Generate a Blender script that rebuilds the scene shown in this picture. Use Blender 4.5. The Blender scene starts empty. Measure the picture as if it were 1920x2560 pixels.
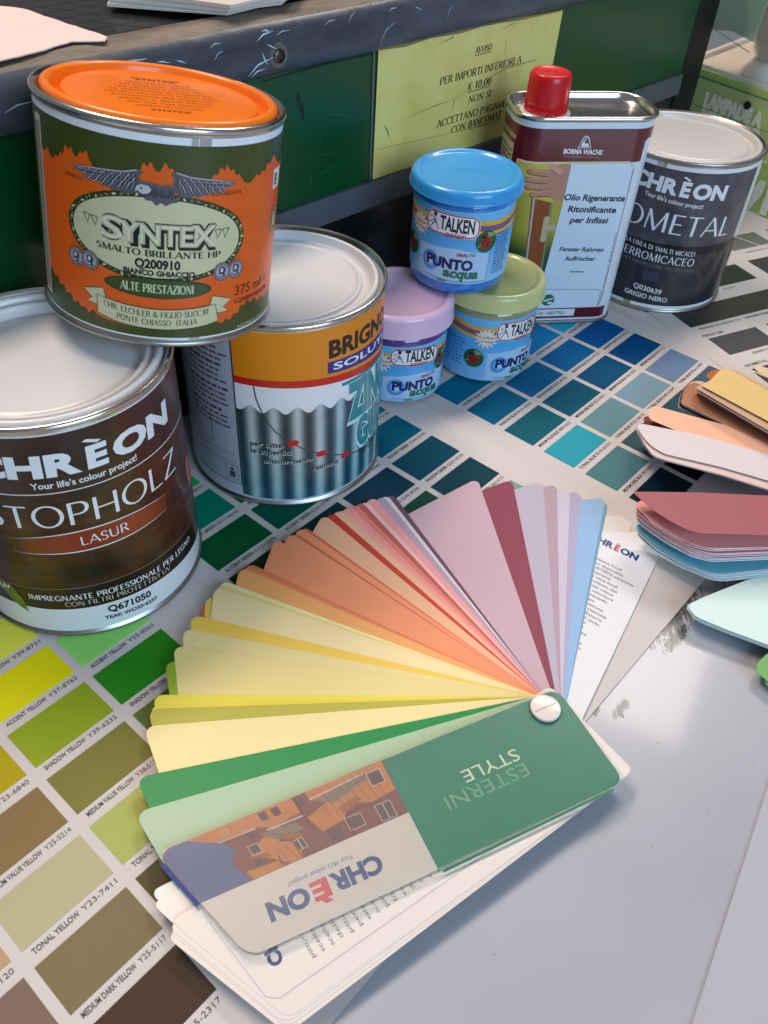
import bpy, bmesh, math, random
from mathutils import Vector, Matrix
from mathutils.geometry import tessellate_polygon
random.seed(7)
S = bpy.context.scene
COL = S.collection
PI = math.pi
R = math.radians

# ------------------------------------------------------------------ camera, world, lamps
camd = bpy.data.cameras.new('camera'); cam = bpy.data.objects.new('camera', camd); COL.objects.link(cam)
pitch, roll = R(43.1585), R(3.7117)
fw = Vector((0, math.cos(pitch), -math.sin(pitch))); rt = Vector((1, 0, 0)); up = rt.cross(fw)
c_, s_ = math.cos(roll), math.sin(roll)
rr = c_*rt + s_*up; uu = -s_*rt + c_*up
M = Matrix((rr, uu, -fw)).transposed().to_4x4(); M.translation = Vector((0, 0, 0.3))
cam.matrix_world = M
camd.sensor_fit = 'VERTICAL'; camd.sensor_height = 24; camd.lens = 24*2119.4/2560
camd.clip_start = 0.01; camd.clip_end = 50
camd.dof.use_dof = True; camd.dof.focus_distance = 0.43; camd.dof.aperture_fstop = 22
S.camera = cam
w = bpy.data.worlds.new('World'); S.world = w; w.use_nodes = True
bg = w.node_tree.nodes['Background']; bg.inputs[0].default_value = (0.54, 0.56, 0.62, 1); bg.inputs[1].default_value = 0.33

def area(name, loc, target, sx, sy, power, color):
    d = bpy.data.lights.new(name, 'AREA'); d.shape = 'RECTANGLE'; d.size = sx; d.size_y = sy
    d.energy = power; d.color = color
    o = bpy.data.objects.new(name, d); COL.objects.link(o); o.location = loc
    o.rotation_euler = (Vector(target)-Vector(loc)).to_track_quat('-Z', 'Y').to_euler()
    return o
area('ceiling_lamp', (-0.55, 0.75, 1.5), (0.0, 0.25, 0), 0.8, 0.3, 19.5, (1.0, 0.80, 0.67))
area('ceiling_lamp', (0.55, 1.6, 1.7), (0.1, 0.5, 0), 0.8, 0.3, 15.0, (1.0, 0.90, 0.82))
area('window_light', (0.9, -0.9, 0.75), (0.0, 0.4, 0.05), 1.0, 0.9, 20.0, (0.53, 0.76, 1.0))
S.view_settings.view_transform = 'Standard'; S.view_settings.look = 'None'
S.view_settings.exposure = 0.0; S.view_settings.gamma = 1

# ------------------------------------------------------------------ materials
GAIN = 1.0
def lin(h):
    h = h.lstrip('#'); v = [int(h[i:i+2], 16)/255 for i in (0, 2, 4)]
    return tuple(((x/12.92) if x <= .04045 else ((x+.055)/1.055)**2.4) for x in v)
_m = {}
def mat(name, hexc, rough=.5, metal=0, coat=0, spec=.5, noise=0, nscale=200, bump=0, bscale=400, trans=0, ior=1.45, gain=1, alpha=1):
    key = (name, hexc, rough, metal, coat, spec, noise, nscale, bump, bscale, trans, gain, alpha)
    if key in _m: return _m[key]
    m = bpy.data.materials.new(name); m.use_nodes = True; nt = m.node_tree; b = nt.nodes['Principled BSDF']
    c = tuple(min(.9, x*gain) for x in lin(hexc))
    b.inputs['Base Color'].default_value = (*c, 1)
    b.inputs['Roughness'].default_value = rough; b.inputs['Metallic'].default_value = metal
    b.inputs['Coat Weight'].default_value = coat; b.inputs['Coat Roughness'].default_value = .08
    b.inputs['Specular IOR Level'].default_value = spec
    b.inputs['Transmission Weight'].default_value = trans; b.inputs['IOR'].default_value = ior
    b.inputs['Alpha'].default_value = alpha
    if noise or bump:
        tc = nt.nodes.new('ShaderNodeTexCoord')
    if noise:
        n = nt.nodes.new('ShaderNodeTexNoise'); n.inputs['Scale'].default_value = nscale; n.inputs['Detail'].default_value = 5
        nt.links.new(tc.outputs['Object'], n.inputs['Vector'])
        mx = nt.nodes.new('ShaderNodeMix'); mx.data_type = 'RGBA'
        mx.inputs[6].default_value = (*[x*(1-noise) for x in c], 1); mx.inputs[7].default_value = (*[min(.95, x*(1+noise)) for x in c], 1)
        nt.links.new(n.outputs['Fac'], mx.inputs[0]); nt.links.new(mx.outputs[2], b.inputs['Base Color'])
    if bump:
        n2 = nt.nodes.new('ShaderNodeTexNoise'); n2.inputs['Scale'].default_value = bscale; n2.inputs['Detail'].default_value = 3
        nt.links.new(tc.outputs['Object'], n2.inputs['Vector'])
        bp = nt.nodes.new('ShaderNodeBump'); bp.inputs['Strength'].default_value = bump; bp.inputs['Distance'].default_value = .0005
        nt.links.new(n2.outputs['Fac'], bp.inputs['Height']); nt.links.new(bp.outputs['Normal'], b.inputs['Normal'])
    _m[key] = m
    return m
def ramp_mat(name, build, rough=.4, coat=0, metal=0):
    m = bpy.data.materials.new(name); m.use_nodes = True; nt = m.node_tree; b = nt.nodes['Principled BSDF']
    b.inputs['Roughness'].default_value = rough; b.inputs['Coat Weight'].default_value = coat; b.inputs['Metallic'].default_value = metal
    b.inputs['Coat Roughness'].default_value = .08
    col = build(nt)
    nt.links.new(col, b.inputs['Base Color'])
    return m
def nd(nt, t, **kw):
    n = nt.nodes.new(t)
    for k, v in kw.items(): setattr(n, k, v)
    return n
def uvnode(nt):
    return nd(nt, 'ShaderNodeUVMap', uv_map='print').outputs[0]
def cramp(nt, fac, stops):
    r = nd(nt, 'ShaderNodeValToRGB'); e = r.color_ramp.elements
    while len(e) < len(stops): e.new(.5)
    for i, (p, h) in enumerate(stops): e[i].position = p; e[i].color = (*lin(h), 1)
    nt.links.new(fac, r.inputs[0]); return r.outputs[0]
def mixc(nt, fac, a, b):
    mx = nd(nt, 'ShaderNodeMix', data_type='RGBA')
    if isinstance(fac, (int, float)): mx.inputs[0].default_value = fac
    else: nt.links.new(fac, mx.inputs[0])
    for i, v in ((6, a), (7, b)):
        if isinstance(v, str): mx.inputs[i].default_value = (*lin(v), 1)
        else: nt.links.new(v, mx.inputs[i])
    return mx.outputs[2]
def nmath(nt, op, a, b=None):
    n = nd(nt, 'ShaderNodeMath', operation=op)
    for i, v in enumerate((a, b)):
        if v is None: continue
        if isinstance(v, (int, float)): n.inputs[i].default_value = v
        else: nt.links.new(v, n.inputs[i])
    return n.outputs[0]

# ------------------------------------------------------------------ objects
def obj(name, me, m=None, parent=None, label=None):
    o = bpy.data.objects.new(name, me); COL.objects.link(o)
    if m is not None and me is not None and not me.materials: me.materials.append(m)
    if parent is not None: o.parent = parent
    if label: o['label'] = label
    return o
def thing(name, label, cat, loc=(0, 0, 0), rot=None, group=None):
    o = bpy.data.objects.new(name, None); COL.objects.link(o); o.location = loc; o.empty_display_size = .01
    if rot is not None: o.rotation_euler = rot.to_euler() if isinstance(rot, Matrix) else rot
    o['label'] = label; o['category'] = cat
    if group: o['group'] = group
    return o
def tag(o, label, cat, group=None):
    o['label'] = label; o['category'] = cat
    if group: o['group'] = group
    return o
def mesh(name, v, f, smooth=None):
    me = bpy.data.meshes.new(name); me.from_pydata([tuple(p) for p in v], [], f); me.validate()
    if smooth is not None:
        me.polygons.foreach_set('use_smooth', [True]*len(me.polygons)); me.set_sharp_from_angle(angle=R(smooth))
    return me
def lathe(name, prof, m, parent, seg=96, smooth=35, center=(0, 0)):
    """prof: (r, z) in mm, outside from bottom to top"""
    v = []; f = []
    n = len(prof)
    for i in range(seg):
        a = 2*PI*i/seg
        for r, z in prof: v.append(((center[0]+r*math.cos(a))*.001, (center[1]+r*math.sin(a))*.001, z*.001))
    for i in range(seg):
        j = (i+1) % seg
        for k in range(n-1):
            a, b, c, d = i*n+k, j*n+k, j*n+k+1, i*n+k+1
            if prof[k][0] < 1e-6: f.append((a, c, d))
            elif prof[k+1][0] < 1e-6: f.append((a, b, d))
            else: f.append((a, b, c, d))
    return obj(name, mesh(name, v, f, smooth), m, parent)
def bead(r, z, a, n=8, a0=-90, a1=90):
    return [(r+a*math.cos(R(a0+(a1-a0)*i/n)), z+a*math.sin(R(a0+(a1-a0)*i/n))) for i in range(n+1)]
def box(name, x0, x1, y0, y1, z0, z1, m, parent=None, bevel=0):
    bm = bmesh.new(); bmesh.ops.create_cube(bm, size=1)
    for v in bm.verts: v.co = Vector((x0+(v.co.x+.5)*(x1-x0), y0+(v.co.y+.5)*(y1-y0), z0+(v.co.z+.5)*(z1-z0)))
    if bevel: bmesh.ops.bevel(bm, geom=bm.edges[:], offset=bevel, segments=3, affect='EDGES', profile=.6)
    me = bpy.data.meshes.new(name); bm.to_mesh(me); bm.free()
    if bevel:
        me.polygons.foreach_set('use_smooth', [True]*len(me.polygons)); me.set_sharp_from_angle(angle=R(40))
    return obj(name, me, m, parent)
def slab(name, outline, z0, z1, m, parent=None, f=None):
    """extruded outline [(x,y)] metres; f(x,y,z)->point"""
    tri = tessellate_polygon([[Vector((x, y, 0)) for x, y in outline]])
    n = len(outline); ar = sum(outline[i][0]*outline[(i+1) % n][1]-outline[(i+1) % n][0]*outline[i][1] for i in range(n))
    if ar < 0:
        outline = outline[::-1]; tri = tessellate_polygon([[Vector((x, y, 0)) for x, y in outline]])
    f = f or (lambda x, y, z: (x, y, z))
    v = [f(x, y, z1) for x, y in outline]+[f(x, y, z0) for x, y in outline]
    fc = []
    for t in tri:
        a, b, c = [Vector(outline[i]) for i in t]
        if (b-a).cross(c-a) < 0: t = t[::-1]
        fc.append(tuple(t)); fc.append(tuple(n+i for i in t[::-1]))
    for i in range(n): j = (i+1) % n; fc.append((n+i, n+j, j, i))
    me = mesh(name, v, fc)
    return obj(name, me, m, parent)
def rrect(x0, x1, y0, y1, r, n=6):
    out = []
    for cx, cy, a in ((x1-r, y1-r, 0), (x0+r, y1-r, 90), (x0+r, y0+r, 180), (x1-r, y0+r, 270)):
        for i in range(n+1): t = R(a+90*i/n); out.append((cx+r*math.cos(t), cy+r*math.sin(t)))
    return out

# ---- 2D shapes for printing: every shape is (verts, faces)
def P(pts, *holes):
    loops = [[Vector((x, y, 0)) for x, y in l] for l in (pts,)+holes]
    flat = [(p.x, p.y) for l in loops for p in l]
    return flat, [tuple(t) for t in tessellate_polygon(loops)]
def ell(cx, cy, rx, ry=None, n=28, rot=0):
    ry = rx if ry is None else ry; c, s = math.cos(R(rot)), math.sin(R(rot)); o = []
    for i in range(n):
        a = 2*PI*i/n; x, y = rx*math.cos(a), ry*math.sin(a); o.append((cx+x*c-y*s, cy+x*s+y*c))
    return o
def rect(x0, x1, y0, y1): return [(x0, y0), (x1, y0), (x1, y1), (x0, y1)]
def stroke(pts, w, closed=False):
    n = len(pts); L = []; Rr = []
    ws = w if isinstance(w, (list, tuple)) else [w]*n
    for i in range(n):
        a = pts[i-1] if (i or closed) else pts[i]; b = pts[(i+1) % n] if (i < n-1 or closed) else pts[i]
        dx, dy = b[0]-a[0], b[1]-a[1]; l = math.hypot(dx, dy) or 1; nx, ny = -dy/l*ws[i]/2, dx/l*ws[i]/2
        L.append((pts[i][0]+nx, pts[i][1]+ny)); Rr.append((pts[i][0]-nx, pts[i][1]-ny))
    v = L+Rr; f = [(n+i, n+(i+1) % n, (i+1) % n, i) for i in range(n if closed else n-1)]
    return v, f
def arc(cx, cy, rx, ry, a0, a1, n=14): return [(cx+rx*math.cos(R(a0+(a1-a0)*i/n)), cy+ry*math.sin(R(a0+(a1-a0)*i/n))) for i in range(n+1)]
_tc = {}
def glyphs(s, bold, res=3):
    k = (s, bold, res)
    if k not in _tc:
        cu = bpy.data.curves.new('t', 'FONT'); cu.body = s; cu.resolution_u = res; cu.offset = bold; cu.size = 1
        ob = bpy.data.objects.new('t', cu); COL.objects.link(ob)
        me = bpy.data.meshes.new_from_object(ob)
        v = [(a.co.x, a.co.y) for a in me.vertices]; f = [tuple(p.vertices) for p in me.polygons]
        bpy.data.objects.remove(ob); bpy.data.curves.remove(cu); bpy.data.meshes.remove(me)
        _tc[k] = (v, f)
    return _tc[k]
CAP = 0.685
def text(s, x0, x1, y, h, bold=0, shear=0, xs=1, align='L', res=3):
    """fit between x0 and x1 (x1 None: natural width), baseline y, cap height h"""
    v, f = glyphs(s, bold, res)
    if not v: return [], []
    mx0 = min(p[0] for p in v); mx1 = max(p[0] for p in v); k = h/CAP
    if x1 is None:
        sx = k*xs
        if align == 'C': x0 = x0-(mx1-mx0)*sx/2
        if align == 'R': x0 = x0-(mx1-mx0)*sx
    else: sx = (x1-x0-shear*h*0)/(mx1-mx0)
    return [(x0+(px-mx0)*sx+shear*py*k, y+py*k) for px, py in v], f
def xf(shape, fn):
    v, f = shape; return [fn(x, y) for x, y in v], f

def logo(x0, x1, y, h, b=.05, shear=0, parts=('CHR', 'E', 'ON')):
    """CHREON wordmark with a grave accent, fitted x0..x1; returns (dark shapes, accent-letter shapes)"""
    W = 1.993+.396+1.484; g = .105; k = (x1-x0)/(W+2*g); a = x0+1.993*k; c = a+(g+.396+g)*k
    dark = [text('CHR', x0, a, y, h, b, shear), text('ON', c, x1, y, h, b, shear)]
    e0 = a+g*k; e1 = e0+.396*k; t = h
    red = [text('E', e0, e1, y, h, b, shear), P([(e0-.02*(e1-e0), y+1.34*h), (e0+.2*(e1-e0), y+1.42*h), (e0+.86*(e1-e0), y+1.2*h), (e0+.66*(e1-e0), y+1.12*h)])]
    return dark, red
# compact stroke alphabet for serif and flared capitals
GL = {
'A': (.72, ['l0,0,.36,1,t', 'l.36,1,.72,0,T', 'l.14,.33,.57,.33,t', 'f0', 'f.72']),
'B': (.6, ['l.1,0,.1,1,T', 'l.1,.975,.35,.975,t', 'l.1,.525,.35,.525,t', 'l.1,.025,.35,.025,t', 'a.35,.76,.18,.235,-90,90', 'a.35,.275,.22,.25,-90,90']),
'C': (.7, ['a.4,.5,.36,.485,48,312', 'l.66,.72,.66,.95,t']),
'D': (.74, ['l.1,0,.1,1,T', 'l.1,.975,.32,.975,t', 'l.1,.025,.32,.025,t', 'a.32,.5,.38,.475,-90,90']),
'E': (.56, ['l.1,0,.1,1,T', 'l.1,.975,.52,.975,t', 'l.1,.52,.44,.52,t', 'l.1,.025,.54,.025,t', 'l.5,.84,.5,.99,u', 'l.53,.01,.53,.18,u']),
'F': (.52, ['l.1,0,.1,1,T', 'l.1,.975,.5,.975,t', 'l.1,.5,.42,.5,t', 'l.48,.84,.48,.99,u', 'f.1']),
'G': (.74, ['a.4,.5,.36,.485,48,322', 'l.68,.05,.68,.45,T', 'l.5,.45,.74,.45,t']),
'H': (.76, ['l.1,0,.1,1,T', 'l.66,0,.66,1,T', 'l.1,.51,.66,.51,t', 'f.1', 'f.66', 'c.1', 'c.66']),
'I': (.2, ['l.1,0,.1,1,T', 'f.1', 'c.1']),
'L': (.54, ['l.1,0,.1,1,T', 'l.1,.025,.52,.025,t', 'l.51,.01,.51,.18,u', 'c.1']),
'M': (.92, ['l.08,0,.12,1,t', 'l.12,1,.46,0,T', 'l.46,0,.8,1,t', 'l.8,1,.84,0,T', 'f.08', 'f.84']),
'N': (.78, ['l.1,0,.1,1,t', 'l.1,1,.68,0,T', 'l.68,0,.68,1,t', 'f.1', 'c.68']),
'O': (.8, ['a.4,.5,.36,.485,0,360']),
'P': (.58, ['l.1,0,.1,1,T', 'l.1,.975,.34,.975,t', 'l.1,.46,.34,.46,t', 'a.34,.72,.2,.255,-90,90', 'f.1']),
'Q': (.8, ['a.4,.5,.36,.485,0,360', 'l.42,.1,.72,-.16,T']),
'R': (.66, ['l.1,0,.1,1,T', 'l.1,.975,.34,.975,t', 'l.1,.5,.34,.5,t', 'a.34,.74,.18,.235,-90,90', 'l.32,.5,.62,0,T', 'f.1']),
'S': (.52, ['a.27,.745,.19,.235,35,268', 'a.25,.26,.21,.24,-145,88', 'l.46,.8,.46,.95,t']),
'T': (.62, ['l.31,0,.31,1,T', 'l.02,.975,.6,.975,t', 'l.03,.84,.03,.99,u', 'l.59,.84,.59,.99,u', 'f.31']),
'U': (.74, ['l.1,.34,.1,1,T', 'l.64,.34,.64,1,t', 'a.37,.34,.27,.325,180,360', 'c.1', 'c.64']),
'V': (.7, ['l0,1,.35,0,T', 'l.35,0,.68,1,t', 'c0', 'c.7']),
'X': (.7, ['l.03,1,.64,0,T', 'l.64,1,.03,0,t', 'f0', 'f.64']),
'Z': (.64, ['l.6,1,.04,0,T', 'l.06,.975,.6,.975,t', 'l.04,.025,.62,.025,t', 'l.61,.01,.61,.16,u', 'l.05,.84,.05,.99,u']),
'0': (.56, ['a.28,.5,.22,.485,0,360']),
'1': (.4, ['l.22,0,.22,1,T', 'l.05,.84,.22,.98,t', 'f.22']),
'&': (.8, ['a.34,.77,.17,.21,-50,250', 'a.32,.27,.26,.25,100,330', 'l.22,.62,.72,.03,T', 'l.54,.12,.72,.45,t']),
'.': (.2, ['l.1,0,.1,.12,T']), ',': (.2, ['l.1,-.12,.12,.12,T']), ' ': (.3, []),
'\u20ac': (.62, ['a.38,.5,.3,.485,50,310', 'l0,.6,.5,.6,t', 'l0,.42,.46,.42,t']),
}
def caps(s, x0, x1, y, h, T=.14, t=.05, serif=True, shear=0, gap=.1):
    """list of shapes (each later lifted a hair above the last), fitted x0..x1"""
    adv = [GL[c][0] for c in s]; W = sum(adv)+gap*(len(s)-1); sx = (x1-x0)/W/h*1.0
    out = []; cx = 0
    ky = h; kx = (x1-x0)/W
    def tp(p): return (x0+(cx+p[0])*kx+shear*p[1]*h, y+p[1]*ky)
    for c, a in zip(s, adv):
        for pr in GL[c][1]:
            k = pr[0]; q = pr[1:].split(',')
            if k == 'l':
                wd = {'T': T, 't': t, 'u': t*.8}[q[4]]
                if q[4] == 'u' and not serif: continue
                ax, ay, bx, by = map(float, q[:4])
                v, f = stroke([(ax, ay), (bx, by)], wd); out.append(([tp(p) for p in v], f))
            elif k == 'a':
                ax, ay, rx, ry, a0, a1 = map(float, q)
                pts = arc(ax, ay, rx, ry, a0, a1, 18 if abs(a1-a0) > 200 else 10)
                ws = [t+(T-t)*abs(math.cos(R(a0+(a1-a0)*i/(len(pts)-1))))**1.3 for i in range(len(pts))]
                v, f = stroke(pts, ws); out.append(([tp(p) for p in v], f))
            elif serif:
                fx = float(q[0]); yy = .02 if k == 'f' else .98
                v, f = stroke([(fx-.14, yy), (fx+.14, yy)], .05); out.append(([tp(p) for p in v], f))
        cx += a+gap
    return out
def decal(name, shapes, mp, lift, m, parent, step=None, label=None):
    """print shapes (mm) laid on a surface by mp(x, y, lift_mm)"""
    if isinstance(shapes, tuple): shapes = [shapes]
    bm = bmesh.new(); lay = bm.verts.layers.float.new('l')
    eps = .02/max(1, len(shapes)); n = 0
    for i, (v, f) in enumerate(shapes):
        vs = [bm.verts.new((x, y, 0)) for x, y in v]
        for q in vs: q[lay] = eps*i if len(shapes) > 1 else 0
        for t in f:
            try: bm.faces.new([vs[k] for k in t])
            except ValueError: pass
    for fc in bm.faces:
        if fc.normal.z == 0: fc.normal_update()
    for fc in list(bm.faces):
        fc.normal_update()
        if fc.normal.z < 0: fc.normal_flip()
    if step and bm.verts:
        xs = [q.co.x for q in bm.verts]; a = math.floor(min(xs)/step)+1; b = math.ceil(max(xs)/step)
        for k in range(a, b):
            bmesh.ops.bisect_plane(bm, geom=bm.verts[:]+bm.edges[:]+bm.faces[:], dist=1e-5, plane_co=(k*step, 0, 0), plane_no=(1, 0, 0))
    uv = bm.loops.layers.uv.new('print')
    for fc in bm.faces:
        for lp in fc.loops: lp[uv].uv = (lp.vert.co.x*.1, lp.vert.co.y*.1)
    for q in bm.verts: q.co = Vector(mp(q.co.x, q.co.y, lift+q[lay]))
    me = bpy.data.meshes.new(name); bm.to_mesh(me); bm.free()
    return obj(name, me, m, parent, label)
def cylmap(r, th0):
    def f(x, y, l):
        a = R(th0)+x/r; return ((r+l)*math.cos(a)*.001, (r+l)*math.sin(a)*.001, y*.001)
    return f
def planemap(o, ex, ey):
    o, ex, ey = Vector(o), Vector(ex).normalized(), Vector(ey).normalized(); n = ex.cross(ey)
    def f(x, y, l): return o+ex*x*.001+ey*y*.001+n*l*.001
    return f
ink = mat('black_ink', '#17161a', .45)
inkg = mat('grey_ink', '#4a4a4e', .5)
white = mat('white_print', '#dfe3e8', .35, coat=.18)
tin = mat('bright_tin', '#c9c7c4', .22, metal=1, noise=.12, nscale=60)
tin_dull = mat('dull_tin', '#a9a6a2', .34, metal=1, noise=.2, nscale=90)
K = .3

# ------------------------------------------------------------------ table
def table_nodes(nt):
    tc = nd(nt, 'ShaderNodeTexCoord').outputs['Object']
    n = nd(nt, 'ShaderNodeTexNoise'); n.inputs['Scale'].default_value = 9; n.inputs['Detail'].default_value = 6; nt.links.new(tc, n.inputs['Vector'])
    base = cramp(nt, n.outputs['Fac'], [(.3, '#a2a4ac'), (.7, '#aeb0b8')])
    # scuffs and specks
    n2 = nd(nt, 'ShaderNodeTexNoise'); n2.inputs['Scale'].default_value = 420; n2.inputs['Detail'].default_value = 1; nt.links.new(tc, n2.inputs['Vector'])
    sp = cramp(nt, n2.outputs['Fac'], [(.795, '#000000'), (.82, '#ffffff')])
    base = mixc(nt, sp, base, '#7c7670')
    # two dirty scrapes with a shape of their own
    def patch(cx, cy, rot, lx, ly, k, lo):
        mp = nd(nt, 'ShaderNodeMapping', vector_type='TEXTURE'); mp.inputs['Location'].default_value = (cx, cy, 0)
        mp.inputs['Rotation'].default_value = (0, 0, R(rot)); mp.inputs['Scale'].default_value = (lx, ly, .05); nt.links.new(tc, mp.inputs[0])
        g = nd(nt, 'ShaderNodeTexGradient', gradient_type='SPHERICAL'); nt.links.new(mp.outputs[0], g.inputs[0])
        m2 = nd(nt, 'ShaderNodeMapping', vector_type='TEXTURE'); m2.inputs['Rotation'].default_value = (0, 0, R(rot+38)); m2.inputs['Scale'].default_value = (.010, .0026, .01); nt.links.new(tc, m2.inputs[0])
        n3 = nd(nt, 'ShaderNodeTexNoise'); n3.inputs['Scale'].default_value = k; n3.inputs['Detail'].default_value = 10; n3.inputs['Roughness'].default_value = .75; n3.inputs['Distortion'].default_value = .8
        nt.links.new(m2.outputs[0], n3.inputs['Vector'])
        sq = nmath(nt, 'POWER', g.outputs['Fac'], .5)
        a = nmath(nt, 'ADD', nmath(nt, 'MULTIPLY', sq, .45), n3.outputs['Fac'])
        return cramp(nt, a, [(lo-.02, '#000000'), (min(.99, lo+.035), '#ffffff')])
    for args in ((.1395, .2620, 53, .040, .0090, 1.0, .80), (.1378, .2494, 49, .018, .0040, 1.6, .78), (.1056, .2094, 55, .010, .0040, 1.7, .80), (.0947, .207, 55, .005, .002, 2, .80),
                 (.1780, .2889, 30, .03, .016, .8, .86), (.118, .240, 50, .012, .003, 2, .86)):
        f = patch(*args); f2 = nmath(nt, 'MULTIPLY', f, .85)
        base = mixc(nt, f2, base, '#423b37')
    # faint long scratches
    m4 = nd(nt, 'ShaderNodeMapping'); m4.inputs['Scale'].default_value = (1, .04, 1); m4.inputs['Rotation'].default_value = (0, 0, R(35)); nt.links.new(tc, m4.inputs[0])
    n4 = nd(nt, 'ShaderNodeTexNoise'); n4.inputs['Scale'].default_value = 260; n4.inputs['Detail'].default_value = 2; nt.links.new(m4.outputs[0], n4.inputs['Vector'])
    base = mixc(nt, cramp(nt, n4.outputs['Fac'], [(.72, '#000000'), (.80, '#303030')]), base, '#8a8c94')
    return base
tm = ramp_mat('laminate', table_nodes, rough=.32, coat=.25)
tb = box('table_top', -1.0, 1.1, -.35, .80, -.03, -.0007, tm)
tb['kind'] = 'structure'
sheetm = mat('milky_plastic', '#b0b2b9', .3, coat=.3, noise=.06, nscale=14)
ps = slab('plastic_sheet', [(.1600, .180), (.0905, .058), (.052, -.02), (.40, -.06), (.42, .19), (.2, .255)], -.0005, -.0001, sheetm)
tag(ps, 'thin milky plastic sheet lying at the bottom right corner of the table', 'plastic sheet')

# ------------------------------------------------------------------ colour chart on the table
paper = mat('chart_paper', '#cdc6c2', .5, spec=.3, noise=.03, nscale=30)
ug, gu_, vg, gv_ = .1182*300, .0128*300, .0676*300, .0243*300     # swatch and gap in mm
US, VS = ug+gu_, vg+gv_
ORG = (-.4753*300, .5896*300); TH = math.degrees(.8883)
def chart_frame(org, th):
    a = R(th); ex = Vector((math.cos(a), math.sin(a), 0)); ey = Vector((-math.sin(a), math.cos(a), 0))
    return planemap((org[0]*.001, org[1]*.001, 0), ex, ey)      # y is "up the page", rows count downwards: y = -v
chart = thing('colour_chart', 'long colour chart with yellow, green and blue swatches under the paint cans', 'colour chart', (0, 0, 0))
FM = chart_frame(ORG, TH)
folds = [-2.51, 2.39, 7.30, 11.95, 16.6]
def page(u0, u1, v0=-3.85, v1=5.97):
    xs = [u0*US+d for d in (0, 1.2, 3, 7, 14)]; xe = [u1*US-d for d in (14, 7, 3, 1.2, 0)]; mid = [xs[-1]+(xe[0]-xs[-1])*i/8 for i in range(1, 8)]
    X = xs+mid+xe; v = []; f = []
    for y in (-v1*VS, -v0*VS):
        for x in X:
            d = min(abs(x-u0*US), abs(x-u1*US)); v.append(FM(x, y, .75*math.exp(-d/5.)-.02))
    n = len(X)
    for i in range(n-1): f.append((i, i+1, n+i+1, n+i))
    me = mesh('page', v, f, 60)
    o = obj('page', me, paper, chart); return o
pages = [page(folds[i], folds[i+1]) for i in range(4)]
capA = {}
def sw(pg, fm, u, v, hexc, cap=None, w=None, h=None, capm=None, cw=.86, hh=3.1, mg=0):
    x0 = u*US; y1 = -v*VS; W = w or ug; H = h or vg
    me = bpy.data.meshes.new('colour_swatch')
    q = [fm(x0, y1-H, 0), fm(x0+W, y1-H, 0), fm(x0+W, y1, 0), fm(x0, y1, 0)]
    vv = [p+Vector((0, 0, .00016)) for p in q]+[p-Vector((0, 0, .0001)) for p in q]
    me = mesh('colour_swatch', vv, [(0, 1, 2, 3), (4, 5, 1, 0), (5, 6, 2, 1), (6, 7, 3, 2), (7, 4, 0, 3)])
    o = obj('colour_swatch', me, mat('swatch', hexc, .55, spec=.12, noise=.02, nscale=60), pg)
    if cap:
        ht = 2.0
        y = y1-H-.5-ht-1.3
        word, code = cap.rsplit(' ', 1)
        wd = W*cw; f = len(word)/(len(cap))
        decal('caption', [text(word, x0+2.2, x0+2.2+wd*f, y, ht, .02), text(code, x0+2.2+wd*(f+.04), x0+2.2+wd*1.06, y, ht, 0)], fm, .14, inkg, pg)
Y = 'YELLOW'
ypal = {(0, 0): ('#90a422', 'SHADOW YELLOW Y39-6232'), (1, 0): ('#28861a', 'SHADOW YELLOW Y54-5264'), (0, -1): ('#e2dc06', 'ACCENT YELLOW Y37-8762'), (1, -1): ('#94e070', 'ACCENT YELLOW Y55-8263'),
 (0, 1): ('#7f7a3c', 'MEDIUM VALUE YELLOW Y38-5137'), (1, 1): ('#60733a', 'MEDIUM VALUE YELLOW Y54-4826'), (0, 2): ('#adb463', 'TONAL YELLOW Y39-7418'), (1, 2): ('#7a8a50', 'TONAL YELLOW Y54-6214'), (0, 3): ('#5a5438', 'MEDIUM DARK YELLOW Y37-3614'), (1, 3): ('#46502e', 'MEDIUM DARK YELLOW Y54-3312'),
 (0, 4): ('#433329', 'DARK YELLOW Y25-2208'), (1, 4): ('#2e3424', 'DARK YELLOW Y54-2206'), (-1, 0): ('#b19f12', 'SHADOW YELLOW Y23-6840'), (-1, 1): ('#86714a', 'MEDIUM VALUE YELLOW Y25-5214'), (-1, 2): ('#b8b08c', 'TONAL YELLOW Y23-7411'), (-1, 3): ('#7f7250', 'MEDIUM DARK YELLOW Y25-5117'),
 (-1, 4): ('#4a382c', 'DARK YELLOW Y25-2317'), (-1, -1): ('#e6e428', 'ACCENT YELLOW Y23-8751'), (0, -2): ('#e4e650', 'ACCENT YELLOW Y39-8751'), (1, -2): ('#a4d070', 'ACCENT YELLOW Y55-8871'), (-1, -2): ('#dccf30', 'ACCENT YELLOW Y20-8860'),
 (-2, 2): ('#b99c78', 'TONAL YELLOW Y12-6120'), (-2, 3): ('#7d6a5b', 'TONAL YELLOW Y12-7113'), (-2, 4): ('#7b6657', 'MEDIUM DARK YELLOW Y12-4110'), (-2, 1): ('#96703a', 'MEDIUM VALUE YELLOW Y12-5214')}
for (u, v), (h, c) in ypal.items(): 
    if (u, v) == (0, 4): continue
    sw(pages[0], FM, u, v, h, c)
sw(pages[0], FM, 0, 4, '#433329', 'DARK YELLOW Y25-2208')
GM = chart_frame((-.2375*300, .8896*300), math.degrees(.896))
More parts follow.
